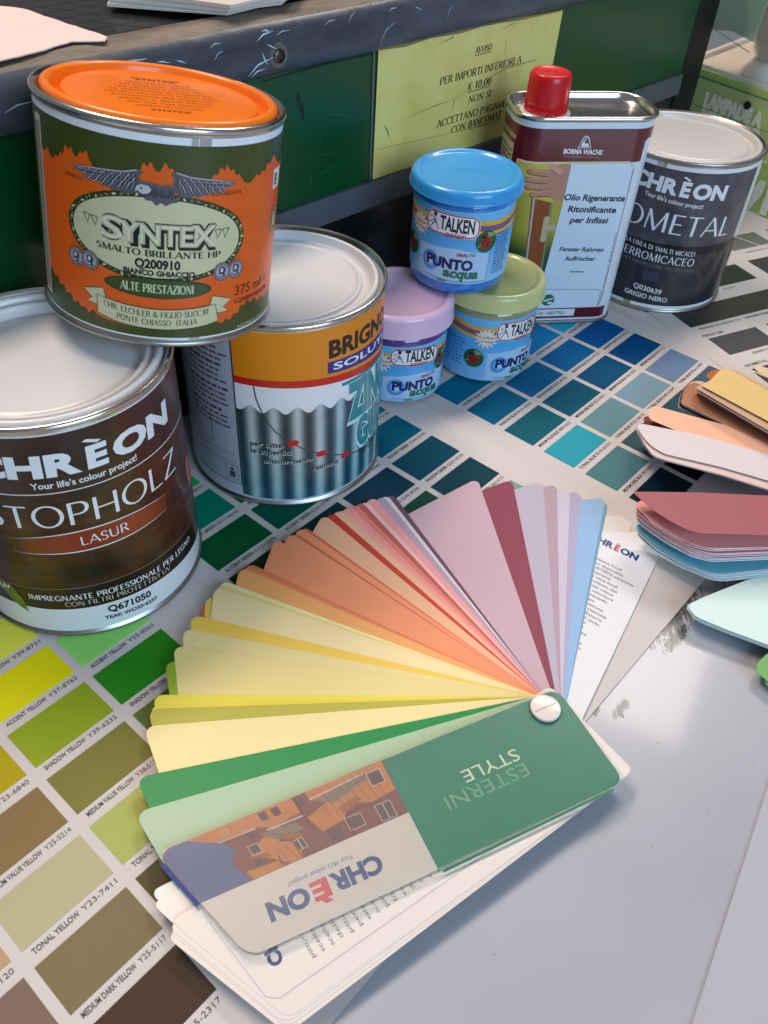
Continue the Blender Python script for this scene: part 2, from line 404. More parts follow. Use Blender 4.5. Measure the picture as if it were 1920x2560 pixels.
gpal = {(0, -2): ('#00806a', 'ACCENT GREEN G11-6643'), (0, -1): ('#06562f', 'ACCENT GREEN G15-5246'), (0, 0): ('#063a1a', 'SHADOW GREEN G15-4036'), (1, -1): ('#025546', 'ACCENT GREEN G26-4740'), (1, 0): ('#07383c', 'SHADOW GREEN G26-3630'),
 (2, -1): ('#04485c', 'ACCENT GREEN G39-4440'), (2, 0): ('#03384a', 'SHADOW GREEN G39-4036'), (2, 1): ('#054732', 'MEDIUM GREEN G39-3625'), (3, -1): ('#046078', 'ACCENT GREEN G54-5141'), (3, 0): ('#03485c', 'SHADOW GREEN G53-4234'), (3, 1): ('#043c48', 'MEDIUM VALUE GREEN G63-3125'),
 (3, 2): ('#7fa39a', 'TONAL GREEN G54-6010'), (0, -3): ('#2fae5c', 'ACCENT GREEN G10-6251'), (1, -2): ('#05705c', 'ACCENT GREEN G26-6040'), (3, -2): ('#0a6f8e', 'ACCENT GREEN G53-5139'), (2, 2): ('#5c9088', None), (1, 1): ('#123c34', None), (0, 1): ('#20402a', None)}
for (u, v), (h, c) in gpal.items(): sw(pages[1], GM, u, v, h, c)
BM = chart_frame((.4703*300, 1.6245*300), TH)
bpal = {(0, 0): ('#014688', 'MEDIUM VALUE BLUE B57-3922'), (-1, 0): ('#014d74', 'MEDIUM VALUE BLUE B43-3935'), (-2, 0): ('#02546c', 'MEDIUM DARK BLUE B23-3623'), (-3, 0): ('#055c6a', 'MEDIUM VALUE BLUE B08-3623'),
 (0, 1): ('#6a83a4', 'TONAL BLUE B56-5409'), (-1, 1): ('#7798ac', 'TONAL BLUE B40-6209'), (-2, 1): ('#658e98', 'TONAL BLUE B23-5810'), (-3, 1): ('#2b9cae', 'TONAL BLUE B10-6521'),
 (0, 2): ('#455c6c', 'MEDIUM DARK BLUE B56-3308'), (-1, 2): ('#2e5066', 'MEDIUM DARK BLUE B40-3810'), (-2, 2): ('#35565e', 'MEDIUM DARK BLUE B23-3810'), (-3, 2): ('#4c7b80', 'MEDIUM DARK BLUE B09-4810'),
 (0, 3): ('#0a1a24', None), (-1, 3): ('#0c1a26', None), (-2, 3): ('#06161f', None), (-3, 3): ('#032834', None),
 (0, -1): ('#0252a0', 'SHADOW BLUE B57-4232'), (-1, -1): ('#0560a6', 'SHADOW BLUE B36-4733'), (-2, -1): ('#03629e', 'SHADOW BLUE B23-4536'), (-3, -1): ('#045f8e', 'SHADOW BLUE B10-4235'),
 (0, -2): ('#2aa0d8', 'ACCENT BLUE B54-5844'), (-1, -2): ('#0f7cc6', 'ACCENT BLUE B35-5345'), (-2, -2): ('#0a70ac', 'ACCENT BLUE B20-5141'), (-3, -2): ('#056a98', 'ACCENT BLUE B08-5141')}
def teal(h, k=.86):
    r, g, b = [int(h[i:i+2], 16) for i in (1, 3, 5)]; return '#%02x%02x%02x' % (int(r*.8), min(255, int(g*1.02)), int(b*k))
for (u, v), (h, c) in bpal.items():
    if v in (-2, -1) or (u, v) == (0, 0): h = teal(h, .92)
    sw(pages[2], BM, u, v, h, c)
for v, h in ((-2, '#1c6cc0'), (-1, '#1b5cb4'), (0, '#4a70b0'), (1, '#6c7cac')): sw(pages[3], BM, 1.70, v, h)

# grey metal-paint chart, turned, lying over the end of the long chart
gchart = thing('colour_chart', 'colour chart with grey and black swatches under the dark can at right', 'colour chart', (0, 0, 0))
HM = chart_frame((.7109*300, 1.7091*300), 28.3)
def hpage():
    v = [HM(-15.5, 75, .45), HM(260, 75, .45), HM(260, -150, .45), HM(-15.5, -150, .45)]
    v = [HM(x, y, .45) for x, y in ((-15.8, -110), (260, -110), (260, 190), (-15.8, 190))]
    lo = [p-Vector((0, 0, .0004)) for p in v]
    return obj('page', mesh('page', v+lo, [(0, 1, 2, 3), (4, 5, 1, 0), (5, 6, 2, 1), (6, 7, 3, 2), (7, 4, 0, 3)]), paper, gchart)
hp = hpage()
HL = lambda x, y, l: HM(x, y, l+.45)
def gs(x0, x1, y0, y1, hexc):
    q = [HL(x0, y0, 0), HL(x1, y0, 0), HL(x1, y1, 0), HL(x0, y1, 0)]
    vv = [p+Vector((0, 0, .00016)) for p in q]+[p-Vector((0, 0, .0001)) for p in q]
    obj('colour_swatch', mesh('colour_swatch', vv, [(0, 1, 2, 3), (4, 5, 1, 0), (5, 6, 2, 1), (6, 7, 3, 2), (7, 4, 0, 3)]), mat('metal_swatch', hexc, .42, spec=.3, noise=.06, nscale=700), hp)
gs(0, 42.9, -21.3, 0, '#48494c'); gs(53.1, 96, -21.3, 0, '#35363a'); gs(106, 149, -21.3, 0, '#2c2a2a')
gs(-1.5, 130, 16.2, 38.5, '#36342f'); gs(0, 42.9, -61.3, -40, '#3a3633'); gs(53, 96, -61.3, -40, '#4a4442'); gs(54, 97.2, 55, 78.8, '#273028'); gs(110.7, 153.6, 57.8, 79.5, '#3c3a42')
gs(112, 154, 97, 118.2, '#6f746c'); gs(166, 205, 57, 79.5, '#5c5a58'); gs(0, 42, 55, 78.8, '#30302e'); gs(54, 97, 97, 118, '#4c5048'); gs(166, 208, 97, 118, '#8a8478'); gs(0, 42, 97, 118, '#404a4a')
for s, x0, x1, y, h, b in (('CERAMICCIAMO EXTRA', 44, 82, 11.2, 2, .02), ('PRIMER EPOSSIDICO', 3, 40, 11.2, 2, 0), ('FEROLD GEL', -1.5, 17, 2.6, 2.6, .01), ('GRIGIO GRANA GROSSA', 16, 55, -26.2, 2.1, .01), ('ISOMETAL HYDRO', 0, 36, -37, 2.6, .01), ('EXTRA', 60, 72, 49.5, 2, 0), ('FERROMICACEO', 120, 148, 90, 2, 0)):
    decal('caption', text(s, x0, x1, y, h, b), HL, .14, inkg, hp)

# ------------------------------------------------------------------ paint cans
def tilt(n):
    nz = Vector((n[0], n[1], 1)).normalized(); a = Vector((1, 0, 0)); a = (a-a.dot(nz)*nz).normalized(); b = nz.cross(a)
    return Matrix((a, b, nz)).transposed()
def can(label, c, r, h, n=(0, 0), lidm=None, style='deep'):
    """round tin can; r outer bead radius, h total height in mm"""
    t = thing('paint_can', label, 'paint can', tuple(K*x for x in c), tilt(n))
    rb = r-1.1
    lathe('body', [(0, 1.2), (rb-2, 1.2)]+[(rb, 3.2), (rb, h-3.4), (rb-.2, h-2.9), (rb-1.2, h-2.9)], tin, t, 128)
    lathe('bottom_rim', [(rb-1.6, 0.2), (rb-.6, 0)]+bead(rb-.1, 1.35, 1.3, 8, -90, 60)+[(rb+.02, 3.3)], tin_dull, t, 128)
    ri = r-(4.9 if style in ('deep', 'zinc') else 6.2 if style == 'orange' else 4.2)
    lathe('top_rim', [(rb+.02, h-3.6), (rb+.5, h-3.3)]+bead(rb-.2, h-1.3, 1.35, 10, -60, 100)+[(rb-1.8, h-1.2), (rb-2.3, h-2.4), (ri+.6, h-3.0), (ri, h-3.4), (ri, h-6)], tin_dull if style == 'flat' else tin, t, 128)
    if style == 'deep':        # lid with a raised double edge and a sunk panel
        z = h-1.2
        prof = [(ri+.6, h-3.2), (ri+.8, h-2.6)]+bead(ri-.9, z-.7, 1.6, 8, -10, 170)+[(ri-3.3, z-1.9), (ri-4.0, z-2.2)]+bead(ri-5.6, z-1.9, 1.3, 6, 20, 160)+[(ri-8.5, z-4.2), (ri-9.6, z-4.6), (ri-10.6, z-4.5), (ri-11.6, z-3.9), (ri-12.4, z-3.7), (0, z-3.6)]
    elif style == 'orange':
        z = h-.4
        prof = [(ri+1.6, h-3.2), (ri+2.3, h-1.6)]+bead(ri+.7, z-.5, 1.9, 10, 0, 165)+[(ri-1.6, z-1.6), (ri-1.9, z-3.2), (ri-2.8, z-3.9), (ri-4.0, z-3.4), (ri-4.4, z-1.2)]+[(ri-5.0, z-.6), (ri-6.2, z-.4), (0, z-.3)]
    elif style == 'zinc':
        z = h-1.4
        prof = [(ri+.6, h-3.2), (ri+.6, h-2.6)]+bead(ri-.7, z-.9, 1.2, 6, 0, 170)+[(ri-2.4, z-3.2), (ri-3.4, z-4.2), (ri-6.4, z-4.4), (ri-7.4, z-3.9)]+bead(ri-8.6, z-3.6, 1.0, 6, 10, 150)+[(ri-11, z-3.4), (12, z-3.4), (8, z-3.0), (5, z-3.1), (3, z-3.3), (0, z-3.3)]
    else:
        z = h-.6
        prof = [(ri+.8, h-3.2), (ri+.9, h-2.2)]+bead(ri-.9, z-1.3, 1.9, 8, 0, 160)+[(ri-3.6, z-2.6), (ri-5.4, z-2.9), (ri-6.6, z-2.6), (ri-8.0, z-1.4), (ri-9.5, z-1.2), (0, z-1.1)]
    lathe('lid', prof, lidm, t, 128, 50)
    return t, rb
lidw = mat('white_lid', '#dadad9', .33, coat=.35, noise=.02, nscale=40)
lido = mat('orange_lid', '#f07808', .34, coat=.25, noise=.02, nscale=50)
def band(x0, x1, y0, y1, n=2):
    """rectangle that may go all round"""
    return ([(x0, y0), (x1, y0), (x1, y1), (x0, y1)], [(0, 1, 2, 3)])

# ---- wood stain can (brown label)
cs, rb = can('tall paint can with brown wood label and white lid at the left edge', (-.4608, .9271, 0), 51.4, 114, lidm=lidw)
m = cylmap(rb, -63.57)
full = (-160, 159)
decal('label', band(*full, 2.6, 110.2), m, .08, white, cs, 2.5)
def brown(nt):
    uv = uvnode(nt)
    mp = nd(nt, 'ShaderNodeMapping'); mp.inputs['Scale'].default_value = (.16, .9, 1); nt.links.new(uv, mp.inputs[0])
    n = nd(nt, 'ShaderNodeTexNoise'); n.inputs['Scale'].default_value = 1.6; n.inputs['Detail'].default_value = 5; n.inputs['Distortion'].default_value = .6; nt.links.new(mp.outputs[0], n.inputs['Vector'])
    c1 = cramp(nt, n.outputs['Fac'], [(.30, '#160807'), (.48, '#2a110b'), (.60, '#43210c'), (.76, '#32160b')])
    mp2 = nd(nt, 'ShaderNodeMapping'); mp2.inputs['Scale'].default_value = (.3, .25, 1); nt.links.new(uv, mp2.inputs[0])
    n2 = nd(nt, 'ShaderNodeTexNoise'); n2.inputs['Scale'].default_value = 2.2; n2.inputs['Detail'].default_value = 4; nt.links.new(mp2.outputs[0], n2.inputs['Vector'])
    f2 = cramp(nt, n2.outputs['Fac'], [(.5, '#000000'), (.68, '#ffffff')])
    sx = nd(nt, 'ShaderNodeSeparateXYZ'); nt.links.new(uv, sx.inputs[0])
    c2 = mixc(nt, nmath(nt, 'MULTIPLY', f2, .4), c1, '#5c3216')
    top = nd(nt, 'ShaderNodeMapRange'); top.inputs[1].default_value = 7.6; top.inputs[2].default_value = 9.2; nt.links.new(sx.outputs[1], top.inputs[0])
    rd = nd(nt, 'ShaderNodeMapRange'); rd.inputs[1].default_value = 3.2; rd.inputs[2].default_value = 5.4; nt.links.new(sx.outputs[0], rd.inputs[0])
    c3 = mixc(nt, nmath(nt, 'MULTIPLY', top.outputs[0], .75), c2, '#200e11')
    return mixc(nt, nmath(nt, 'MULTIPLY', rd.outputs[0], .45), c3, '#5c2018')
low = [(x, 17.6-max(0, x)**2*.0014-max(0, -x-40)**2*.001) for x in range(-100, 101, 5)]
decal('label', P(low+[(100, 109.6), (-100, 109.6)]), m, .14, ramp_mat('wood_print', brown, .32, coat=.22), cs, 2.5)
decal('dark_band', P(low+[(x, 30.4-max(0, x)**2*.0010) for x in range(100, -101, -5)]), m, .20, mat('dark_print', '#1e1310', .35, coat=.18), cs, 2.5)
decal('line', stroke([(x, 30.4-max(0, x)**2*.0010) for x in range(-60, 91, 5)], .35), m, .26, mat('tan_print', '#8d7a62', .4), cs, 2.5)
decal('line', stroke([(x, 83.0) for x in range(-60, 71, 5)], .45), m, .26, white, cs, 2.5)
decal('lettering', sum(logo(-36.5, 46.0, 91.3, 9.3, .05, .06), []), m, .26, white, cs, 2.5)
decal('lettering', text("Your life's colour project!", -15.5, 25.2, 85.6, 2.9, .02), m, .26, white, cs, 2.5)
decal('lettering', caps('STOPHOLZ', -37.5, 46.5, 65.8, 11.2, T=.105, t=.06, serif=False, gap=.08, shear=.03), m, .26, white, cs, 2.5)
def lens(x0, x1, ym, hh, n=16): return [(x0+(x1-x0)*i/n, ym+hh*math.sin(PI*i/n)**.7) for i in range(n+1)]+[(x1-(x1-x0)*i/n, ym-hh*math.sin(PI*i/n)**.7) for i in range(1, n)]
def redglow(nt):
    uv = uvnode(nt); sx = nd(nt, 'ShaderNodeSeparateXYZ'); nt.links.new(uv, sx.inputs[0])
    d = nmath(nt, 'ABSOLUTE', nmath(nt, 'SUBTRACT', sx.outputs[0], .5)); return cramp(nt, nmath(nt, 'DIVIDE', d, 4.0), [(.0, '#84200e'), (.35, '#8c3418'), (.62, '#7a3014'), (.86, '#3c1c10')])
up_ = [(x, 62.0-((x-4)/30.)**2*2.0) for x in range(-30, 39, 3)]; dn_ = [(x, 51.0+((x-4)/30.)**2*.8) for x in range(-30, 39, 3)]
decal('red_panel', P(dn_+up_[::-1]), m, .20, ramp_mat('red_print', redglow, .35, coat=.18), cs, 2.5)
tap = [.05+.55*math.sin(PI*i/(len(up_)-1)) for i in range(len(up_))]
decal('line', stroke(up_, tap), m, .26, white, cs, 2.5)
decal('line', stroke(dn_, tap), m, .26, white, cs, 2.5)
decal('lettering', caps('LASUR', -3.6, 15.8, 54.2, 4.6, T=.12, t=.07, serif=False), m, .32, white, cs, 2.5)
tl = lambda x, y: (x, y-.0008*(x+10)**2 if x > -10 else y)
decal('lettering', [xf(s, tl) for s in caps('IMPREGNANTE PROFESSIONALE PER LEGNO', -31, 48.5, 23.2, 3.1, T=.17, t=.09, serif=False)], m, .26, white, cs, 2.5)
decal('lettering', [xf(s, tl) for s in caps('CON FILTRI PROTETTIVI UV', -16.5, 31.5, 19.4, 2.8, T=.14, t=.07, serif=False)], m, .26, mat('cream_ink', '#c8b8a0', .4), cs, 2.5)
decal('lettering', [xf(text('Q671050', -.3, 19.2, 11.9, 3.7, .035), lambda x, y: (x, y-.06*x))], m, .2, ink, cs, 2.5)
decal('lettering', [xf(text('TEAK WO50-6237', -2.4, 21.8, 7.6, 2.0, .03), lambda x, y: (x, y-.045*x))], m, .2, ink, cs, 2.5)
decal('leaf_emblem', [P([(-46, 30), (-38, 27), (-34.5, 22), (-33.6, 14), (-37, 16), (-42, 22), (-47, 28)])], m, .3, mat('leaf_print', '#5b7a2a', .35, coat=.22), cs, 2.5)
decal('leaf_emblem', [P([(-46, 34), (-38, 30), (-35.5, 25), (-38.5, 25.5), (-44, 27), (-48, 30)])], m, .34, mat('olive_print', '#6a5a28', .35, coat=.22), cs, 2.5)
decal('lettering', text('UV', -44, -38.8, 26.4, 2.4, .03), m, .4, white, cs, 2.5)
decal('fingertip_print', P(ell(61, 52, 4.2, 9.5, rot=8)), m, .3, mat('skin_print', '#a85a44', .4, coat=.3), cs, 2.5)
decal('side_seam', band(52, 57, 110.2, 113), m, .1, tin_dull, cs, 2.5)

# ---- zinc primer can
cz, rb = can('paint can with orange and corrugated iron label standing behind the spread fan deck', (-.1897, 1.2336, 0), 51.6, 105.6, lidm=mat('zinc_lid', '#cccdd1', .38, coat=.2, noise=.03, nscale=60), style='zinc')
m = cylmap(rb, -81.26)
decal('label', band(*full, 3.0, 103), m, .08, mat('paleblue_print', '#b9bfcc', .35, coat=.18), cz, 2.5)
curveY = lambda x: 77.6-max(0, x+23)**2*.00088
decal('orange_field', P([(x, curveY(x)) for x in range(-24, 101, 4)]+[(101, 102.4), (-24, 102.4)]), m, .14, mat('orange_print', '#d98312', .35, coat=.18), cz, 2.5)
decal('red_stripe', stroke([(x, curveY(x)-1.9) for x in range(-24, 101, 4)], 3.9), m, .2, mat('red_print2', '#c3201c', .35, coat=.18), cz, 2.5)
def corr(nt):
    uv = uvnode(nt); sx = nd(nt, 'ShaderNodeSeparateXYZ'); nt.links.new(uv, sx.inputs[0])
    s = nmath(nt, 'SINE', nmath(nt, 'MULTIPLY', nmath(nt, 'ADD', sx.outputs[0], 1.92), 2*PI/1.1))
    n = nd(nt, 'ShaderNodeTexNoise'); n.inputs['Scale'].default_value = .9; nt.links.new(uv, n.inputs['Vector'])
    hi = nmath(nt, 'ADD', nmath(nt, 'ADD', nmath(nt, 'MULTIPLY', s, .42), .42), nmath(nt, 'MULTIPLY', n.outputs['Fac'], .2))
    a = cramp(nt, hi, [(.12, '#2c3c42'), (.45, '#5c7074'), (.75, '#94a2a4'), (1, '#c2cac8')])
    b = cramp(nt, hi, [(.12, '#0e4456'), (.5, '#2f7686'), (1, '#8ec2c6')])
    v = nd(nt, 'ShaderNodeMapRange'); v.inputs[1].default_value = 4.6; v.inputs[2].default_value = 1.0; nt.links.new(nmath(nt, 'ADD', sx.outputs[1], nmath(nt, 'MULTIPLY', n.outputs['Fac'], 1.2)), v.inputs[0])
    hx = nd(nt, 'ShaderNodeMapRange'); hx.inputs[1].default_value = 1.0; hx.inputs[2].default_value = 4.5; nt.links.new(sx.outputs[0], hx.inputs[0])
    return mixc(nt, nmath(nt, 'MAXIMUM', nmath(nt, 'MULTIPLY', v.outputs[0], .8), hx.outputs[0]), a, b)
top = [(x*.5, 60.8+1.9*math.cos((x*.5+16.4)*2*PI/11.1)-(x*.5+23)*.02) for x in range(202, -49, -2)]
decal('white_field', P([(x, curveY(x)-3.6) for x in range(101, -25, -5)]+[(-24, 55), (101, 55)]), m, .14, white, cz, 2.5)
decal('corrugated_print', P([(-24, 4.6), (101, 4.6)]+top), m, .2, ramp_mat('corrugated_ink', corr, .33, coat=.18), cz, 2.5)
decal('arc_line', stroke([(-14.2, 73.5), (-13.4, 67), (-11.7, 61.2), (-9, 54.5), (-5, 48.1), (0, 43), (3.1, 40.8), (9, 36.2), (16.5, 32.2), (24, 28.6), (31.1, 25.7), (40, 22.6), (50, 20)], .7), m, .26, mat('dark_line', '#3d4448', .4), cz, 2.5)
decal('red_dots', [P(ell(x, y, 2.9, 1.75, rot=8)) for x, y in ((3.1, 41.1), (17.3, 31.8), (31.4, 25.3))], m, .32, mat('dot_red', '#c62020', .35), cz, 2.5)
decal('lettering', [text('BRIGN', 21.2, 57, 86.2, 8.6, .04), text('O', 58, 66, 86.2, 8.6, .04)], m, .2, mat('dark_brown_ink', '#2a2018', .4), cz, 2.5)
decal('purple_band', P([(20.6, 77.9), (80, 72.5), (80, 82.5), (20.6, 84.0)]), m, .22, mat('purple_print', '#33267c', .35, coat=.18), cz, 2.5)
decal('lettering', [xf(text('SOLUTI', 23.5, 64, 79.4, 3.6, .02), lambda x, y: (x, y-(x-21)*.05))], m, .3, white, cz, 2.5)
tealm = mat('teal_ink', '#1f8792', .35, coat=.3); tealw = mat('pale_teal_ink', '#bfe0e0', .35)
sk = lambda x, y: (x-(y-45)*.06, y)
decal('lettering', [xf(text('ZINC', 31.6, 71.8, 45.8, 20.8, .10), sk), xf(text('GUM', 37.3, 68.8, 25.2, 17.8, .095), sk)], m, .26, tealw, cz, 2.5)
decal('lettering', [xf(text('ZINC', 32.8, 71, 46.6, 19.5, .06), sk), xf(text('GUM', 38.3, 68, 26, 16.8, .055), sk), xf(P(rect(30, 75, 68.2, 70)), sk)], m, .34, tealm, cz, 2.5)
for s, x0, x1, y, h in (('per tutte', -17.8, -2, 38.6, 2.9), ('le superfici', -17.9, 2.2, 34.1, 2.9), ('anticorrosivo', -12.1, 12.6, 28.6, 2.6), ('satinato', 12.2, 26.8, 22.2, 2.8)):
    decal('lettering', text(s, x0+.35, x1+.35, y-.35, h, .05), m, .26, mat('pale_ink', '#b8c0c0', .4), cz, 2.5)
    decal('lettering', text(s, x0, x1, y, h, .025), m, .3, ink, cz, 2.5)
decal('lettering', [xf(text(s, 41+i, 62, 20.5-i*3.2, 2.2, .03), lambda x, y: (x, y+(x-41)*.14)) for i, s in enumerate(('FERRO ZINCATO', 'PVC LEGNO'))], m, .28, ink, cz, 2.5)
decal('text_panel', P(rect(-57, -24.2, 10.5, 100)), m, .16, mat('panel_print', '#a9b0bf', .35, coat=.18), cz, 2.5)
decal('panel_border', stroke([(-24.0, 100), (-24.0, 10.6), (-57, 10.6)], .8), m, .2, mat('navy_print', '#1c2a48', .4), cz, 2.5)
rng = random.Random(3)
lines = []
for blk, (yt, k) in enumerate(((92, 4), (80, 4), (67, 4), (54, 4))):
    for i in range(k):
        x = -53
        while x < -28-rng.random()*6:
            wd = 1.2+rng.random()*3.6; lines.append(P(rect(x, min(x+wd, -26), yt-i*2.9, yt-i*2.9+(1.5 if i == 0 else 1.0)))); x += wd+.9
decal('small_print', lines, m, .22, inkg, cz, 2.5)['kind'] = 'stuff'
decal('small_print', text('ATTENZIONE', -46, -25.5, 95.5, 1.9, .04), m, .22, mat('red_ink', '#a8242c', .4), cz, 2.5)
decal('bin_symbol', [P(rect(-31, -27.6, 14, 18)), P(ell(-29.2, 19.4, 1, 1)), stroke([(-33, 13), (-26, 13), (-26, 22), (-33, 22)], .35, True), stroke([(-52, 24), (-27, 24), (-27, 29), (-52, 29)], .3, True), stroke([(-52, 32), (-52, 42), (-46, 50), (-40, 47), (-40, 32)], .35, True)], m, .22, inkg, cz, 2.5)
decal('side_seam', band(-61, -55, 103, 104.6), m, .1, tin_dull, cz, 2.5)

# ---- metal enamel can (dark label)
ci, rb = can('paint can with dark grey marbled label and pale lid right of the oil tin', (.6252, 1.9827, 0), 51.0, 104.2+1.4, lidm=mat('pale_lid', '#c6c4c0', .3, coat=.3, noise=.02, nscale=40), style='flat')
m = cylmap(rb, -107.5)
decal('label', band(*full, 3.2, 101.8), m, .08, white, ci, 2.5)
def slate(nt):
    uv = uvnode(nt)
    n = nd(nt, 'ShaderNodeTexNoise'); n.inputs['Scale'].default_value = .75; n.inputs['Detail'].default_value = 7; nt.links.new(uv, n.inputs['Vector'])
    n2 = nd(nt, 'ShaderNodeTexNoise'); n2.inputs['Scale'].default_value = .5; n2.inputs['Detail'].default_value = 2; nt.links.new(uv, n2.inputs['Vector'])
    a = cramp(nt, n.outputs['Fac'], [(.3, '#34323a'), (.55, '#46454f'), (.75, '#5c5c66')])
    return mixc(nt, cramp(nt, n2.outputs['Fac'], [(.5, '#000000'), (.7, '#707070')]), a, '#5a4a52')
decal('label', P([(-80, 5.6), (60.8, 5.6), (60.8, 50), (61.2, 99), (-80, 99.4)]), m, .14, ramp_mat('slate_print', slate, .33, coat=.18), ci, 2.5)
decal('label', P(rect(60.8, 110, 3.4, 46.5)), m, .14, mat('slate_side', '#26262c', .33, coat=.18), ci, 2.5)
decal('dark_band', P(rect(-80, 105, 44.4, 50.4)), m, .2, mat('black_print', '#101014', .33, coat=.18), ci, 2.5)
decal('label', P([(-80, 5.6), (60.8, 5.6), (60.8, 44.4), (-80, 44.4)]), m, .18, mat('graphite_print', '#282931', .33, coat=.4, noise=.2, nscale=60), ci, 2.5)
sl = lambda k, x0: (lambda x, y: (x, y-k*(x-x0)))
decal('lettering', [xf(q_, sl(.055, -20)) for q_ in sum(logo(-28.5, 34.8, 85.0, 8.8, .05, .05), [])], m, .26, white, ci, 2.5)
decal('lettering', xf(text("Your life's colour project!", -17.8, 21.3, 79.6, 2.9, .015), sl(.085, -18)), m, .26, white, ci, 2.5)
decal('lettering', [xf(s, sl(.045, -24)) for s in caps('ISOMETAL', -43, 48.2, 59.4, 13.2, T=.115, t=.06, serif=False, gap=.09, shear=.04)], m, .26, white, ci, 2.5)
decal('lettering', [xf(s, sl(.07, -22)) for s in caps('LA LINEA DI SMALTI MICACEI', -22.5, 26, 46.6, 3.1, T=.15, t=.08, serif=False, gap=.14)], m, .28, white, ci, 2.5)
decal('lettering', [xf(s, sl(.05, -24)) for s in caps('FERROMICACEO', -25.5, 27.2, 38.6, 5.4, T=.13, t=.07, serif=False, gap=.12)], m, .28, white, ci, 2.5)
decal('lettering', [xf(s, sl(.06, -24)) for s in caps('FINITURA ANTIRUGGINE PROTETTIVA', -30, 28.4, 34.4, 2.5, T=.13, t=.07, serif=False, gap=.14)], m, .28, mat('dim_ink', '#77787e', .4), ci, 2.5)
decal('colour_square', P([(-4.2, 30), (6.4, 30.0), (6.2, 22.8), (-4.2, 22.8)]), m, .26, mat('square_print', '#3b3e4b', .33, coat=.3), ci, 2.5)
decal('lettering', xf(text('Q030639', -8.8, 11, 16.0, 3.5, .015), sl(.1, -8)), m, .26, white, ci, 2.5)
decal('lettering', xf(text('GRIGIO NERO', -14, 16.4, 10.6, 3.3, .015), sl(.07, -14)), m, .26, white, ci, 2.5)
decal('side_panel', P([(61.0, 97), (64.8, 48.4), (90, 48.4), (90, 97)]), m, .26, white, ci, 2.5)
decal('side_seam', [P(rect(-14.4, -8.2, 99.4, 102)), P(rect(-13, -8, 3.2, 5.6))], m, .2, tin, ci, 2.5)

# ---- orange enamel can, tilted on the two lids
co, rb = can('orange lidded paint can with eagle label tilted on top of two other cans', (-.3390, 1.0825, .3785), 46.5, 81.6, n=(.113, .108), lidm=lido, style='orange')
m = cylmap(rb, -76.35)
olive = mat('olive_green_print', '#38450f', .36, coat=.18); orng = mat('flame_orange_print', '#dd5a08', .36, coat=.18); crm = mat('cream_print', '#c6c49c', .36, coat=.18)
decal('label', band(-140, 140, 1.6, 79.6), m, .08, white, co, 2.5)
decal('olive_field', band(-140, 140, 3.9, 75.6), m, .13, olive, co, 2.5)
fl = [(-52, 63), (-48, 62.2), (-46.5, 64.6), (-44.8, 62.2), (-43, 61), (-41, 63.4), (-39.5, 62.6), (-38, 65.4), (-36.8, 64), (-35.2, 68.8), (-33.9, 66.4), (-32.6, 68.6), (-31.4, 65.6), (-29.9, 65.2), (-28.8, 67.8), (-27.5, 66.9), (-26, 69.2), (-25.2, 66.2), (-23.6, 63.8), (-21, 63), (-17, 62.6), (-12, 62.4),
      (-10, 63.2), (-8.4, 66), (-7.2, 65.2), (-5.8, 69.3), (-4.6, 67), (-3.6, 69.8), (-2.2, 66.8), (-.9, 66.0), (.4, 67.4), (1.4, 70), (2.6, 67.2), (3.8, 68.2), (5, 65.2), (6.6, 63.6), (10, 62.8), (14, 62.6), (17, 63.6), (18.4, 66.6), (19.8, 65.6), (21, 69.2), (22.4, 67), (23.4, 69.8), (24.8, 67),
      (26.2, 68), (27.4, 65.2), (29, 66), (30.4, 63.6), (33, 61.6), (36, 62.6), (38, 64.8), (39.6, 63.4), (41.4, 65.6), (43, 64.2), (45, 67.8), (47, 66), (50, 70), (54, 66), (60, 64), (66, 67), (70, 65)]
fb = [(70, 12), (64, 14), (60, 11.6), (56, 13.8), (52, 11.4), (48, 14.4), (45, 12.2), (42.4, 15.6), (39.6, 13.4), (37, 16.2), (35.6, 13), (33.6, 14.8), (32.4, 10.8), (30, 11.8), (28.4, 8.6), (26.4, 10.6), (24.8, 8.2), (22, 9.8), (15, 8), (0, 7), (-15, 7.6), (-24, 8.4), (-26.4, 10.8), (-28, 8), (-29.6, 10.8), (-31.8, 9.4), (-33.4, 12), (-35.4, 9.6),
      (-37, 14), (-39.4, 12), (-41, 15.6), (-43.4, 14), (-45, 17.2), (-47.6, 16), (-49.6, 19), (-52, 18)]
def chai(p):
    q = []
    for i in range(len(p)):
        a, b = p[i], p[(i+1) % len(p)]; q += [(a[0]*.75+b[0]*.25, a[1]*.75+b[1]*.25), (a[0]*.25+b[0]*.75, a[1]*.25+b[1]*.75)]
    return q
decal('orange_field', P(chai(fl+fb)), m, .18, orng, co, 2.5)
decal('barcode_strip', P([(-57.5, 7), (-51.4, 7), (-51.0, 73.4), (-57, 73.4)]), m, .22, mat('strip_print', '#b9b7ae', .4), co, 2.5)
decal('barcode_strip', [P(rect(-56.4, -52.2, 9+i*1.3, 9.7+i*1.3)) for i in range(48)], m, .26, inkg, co, 2.5)
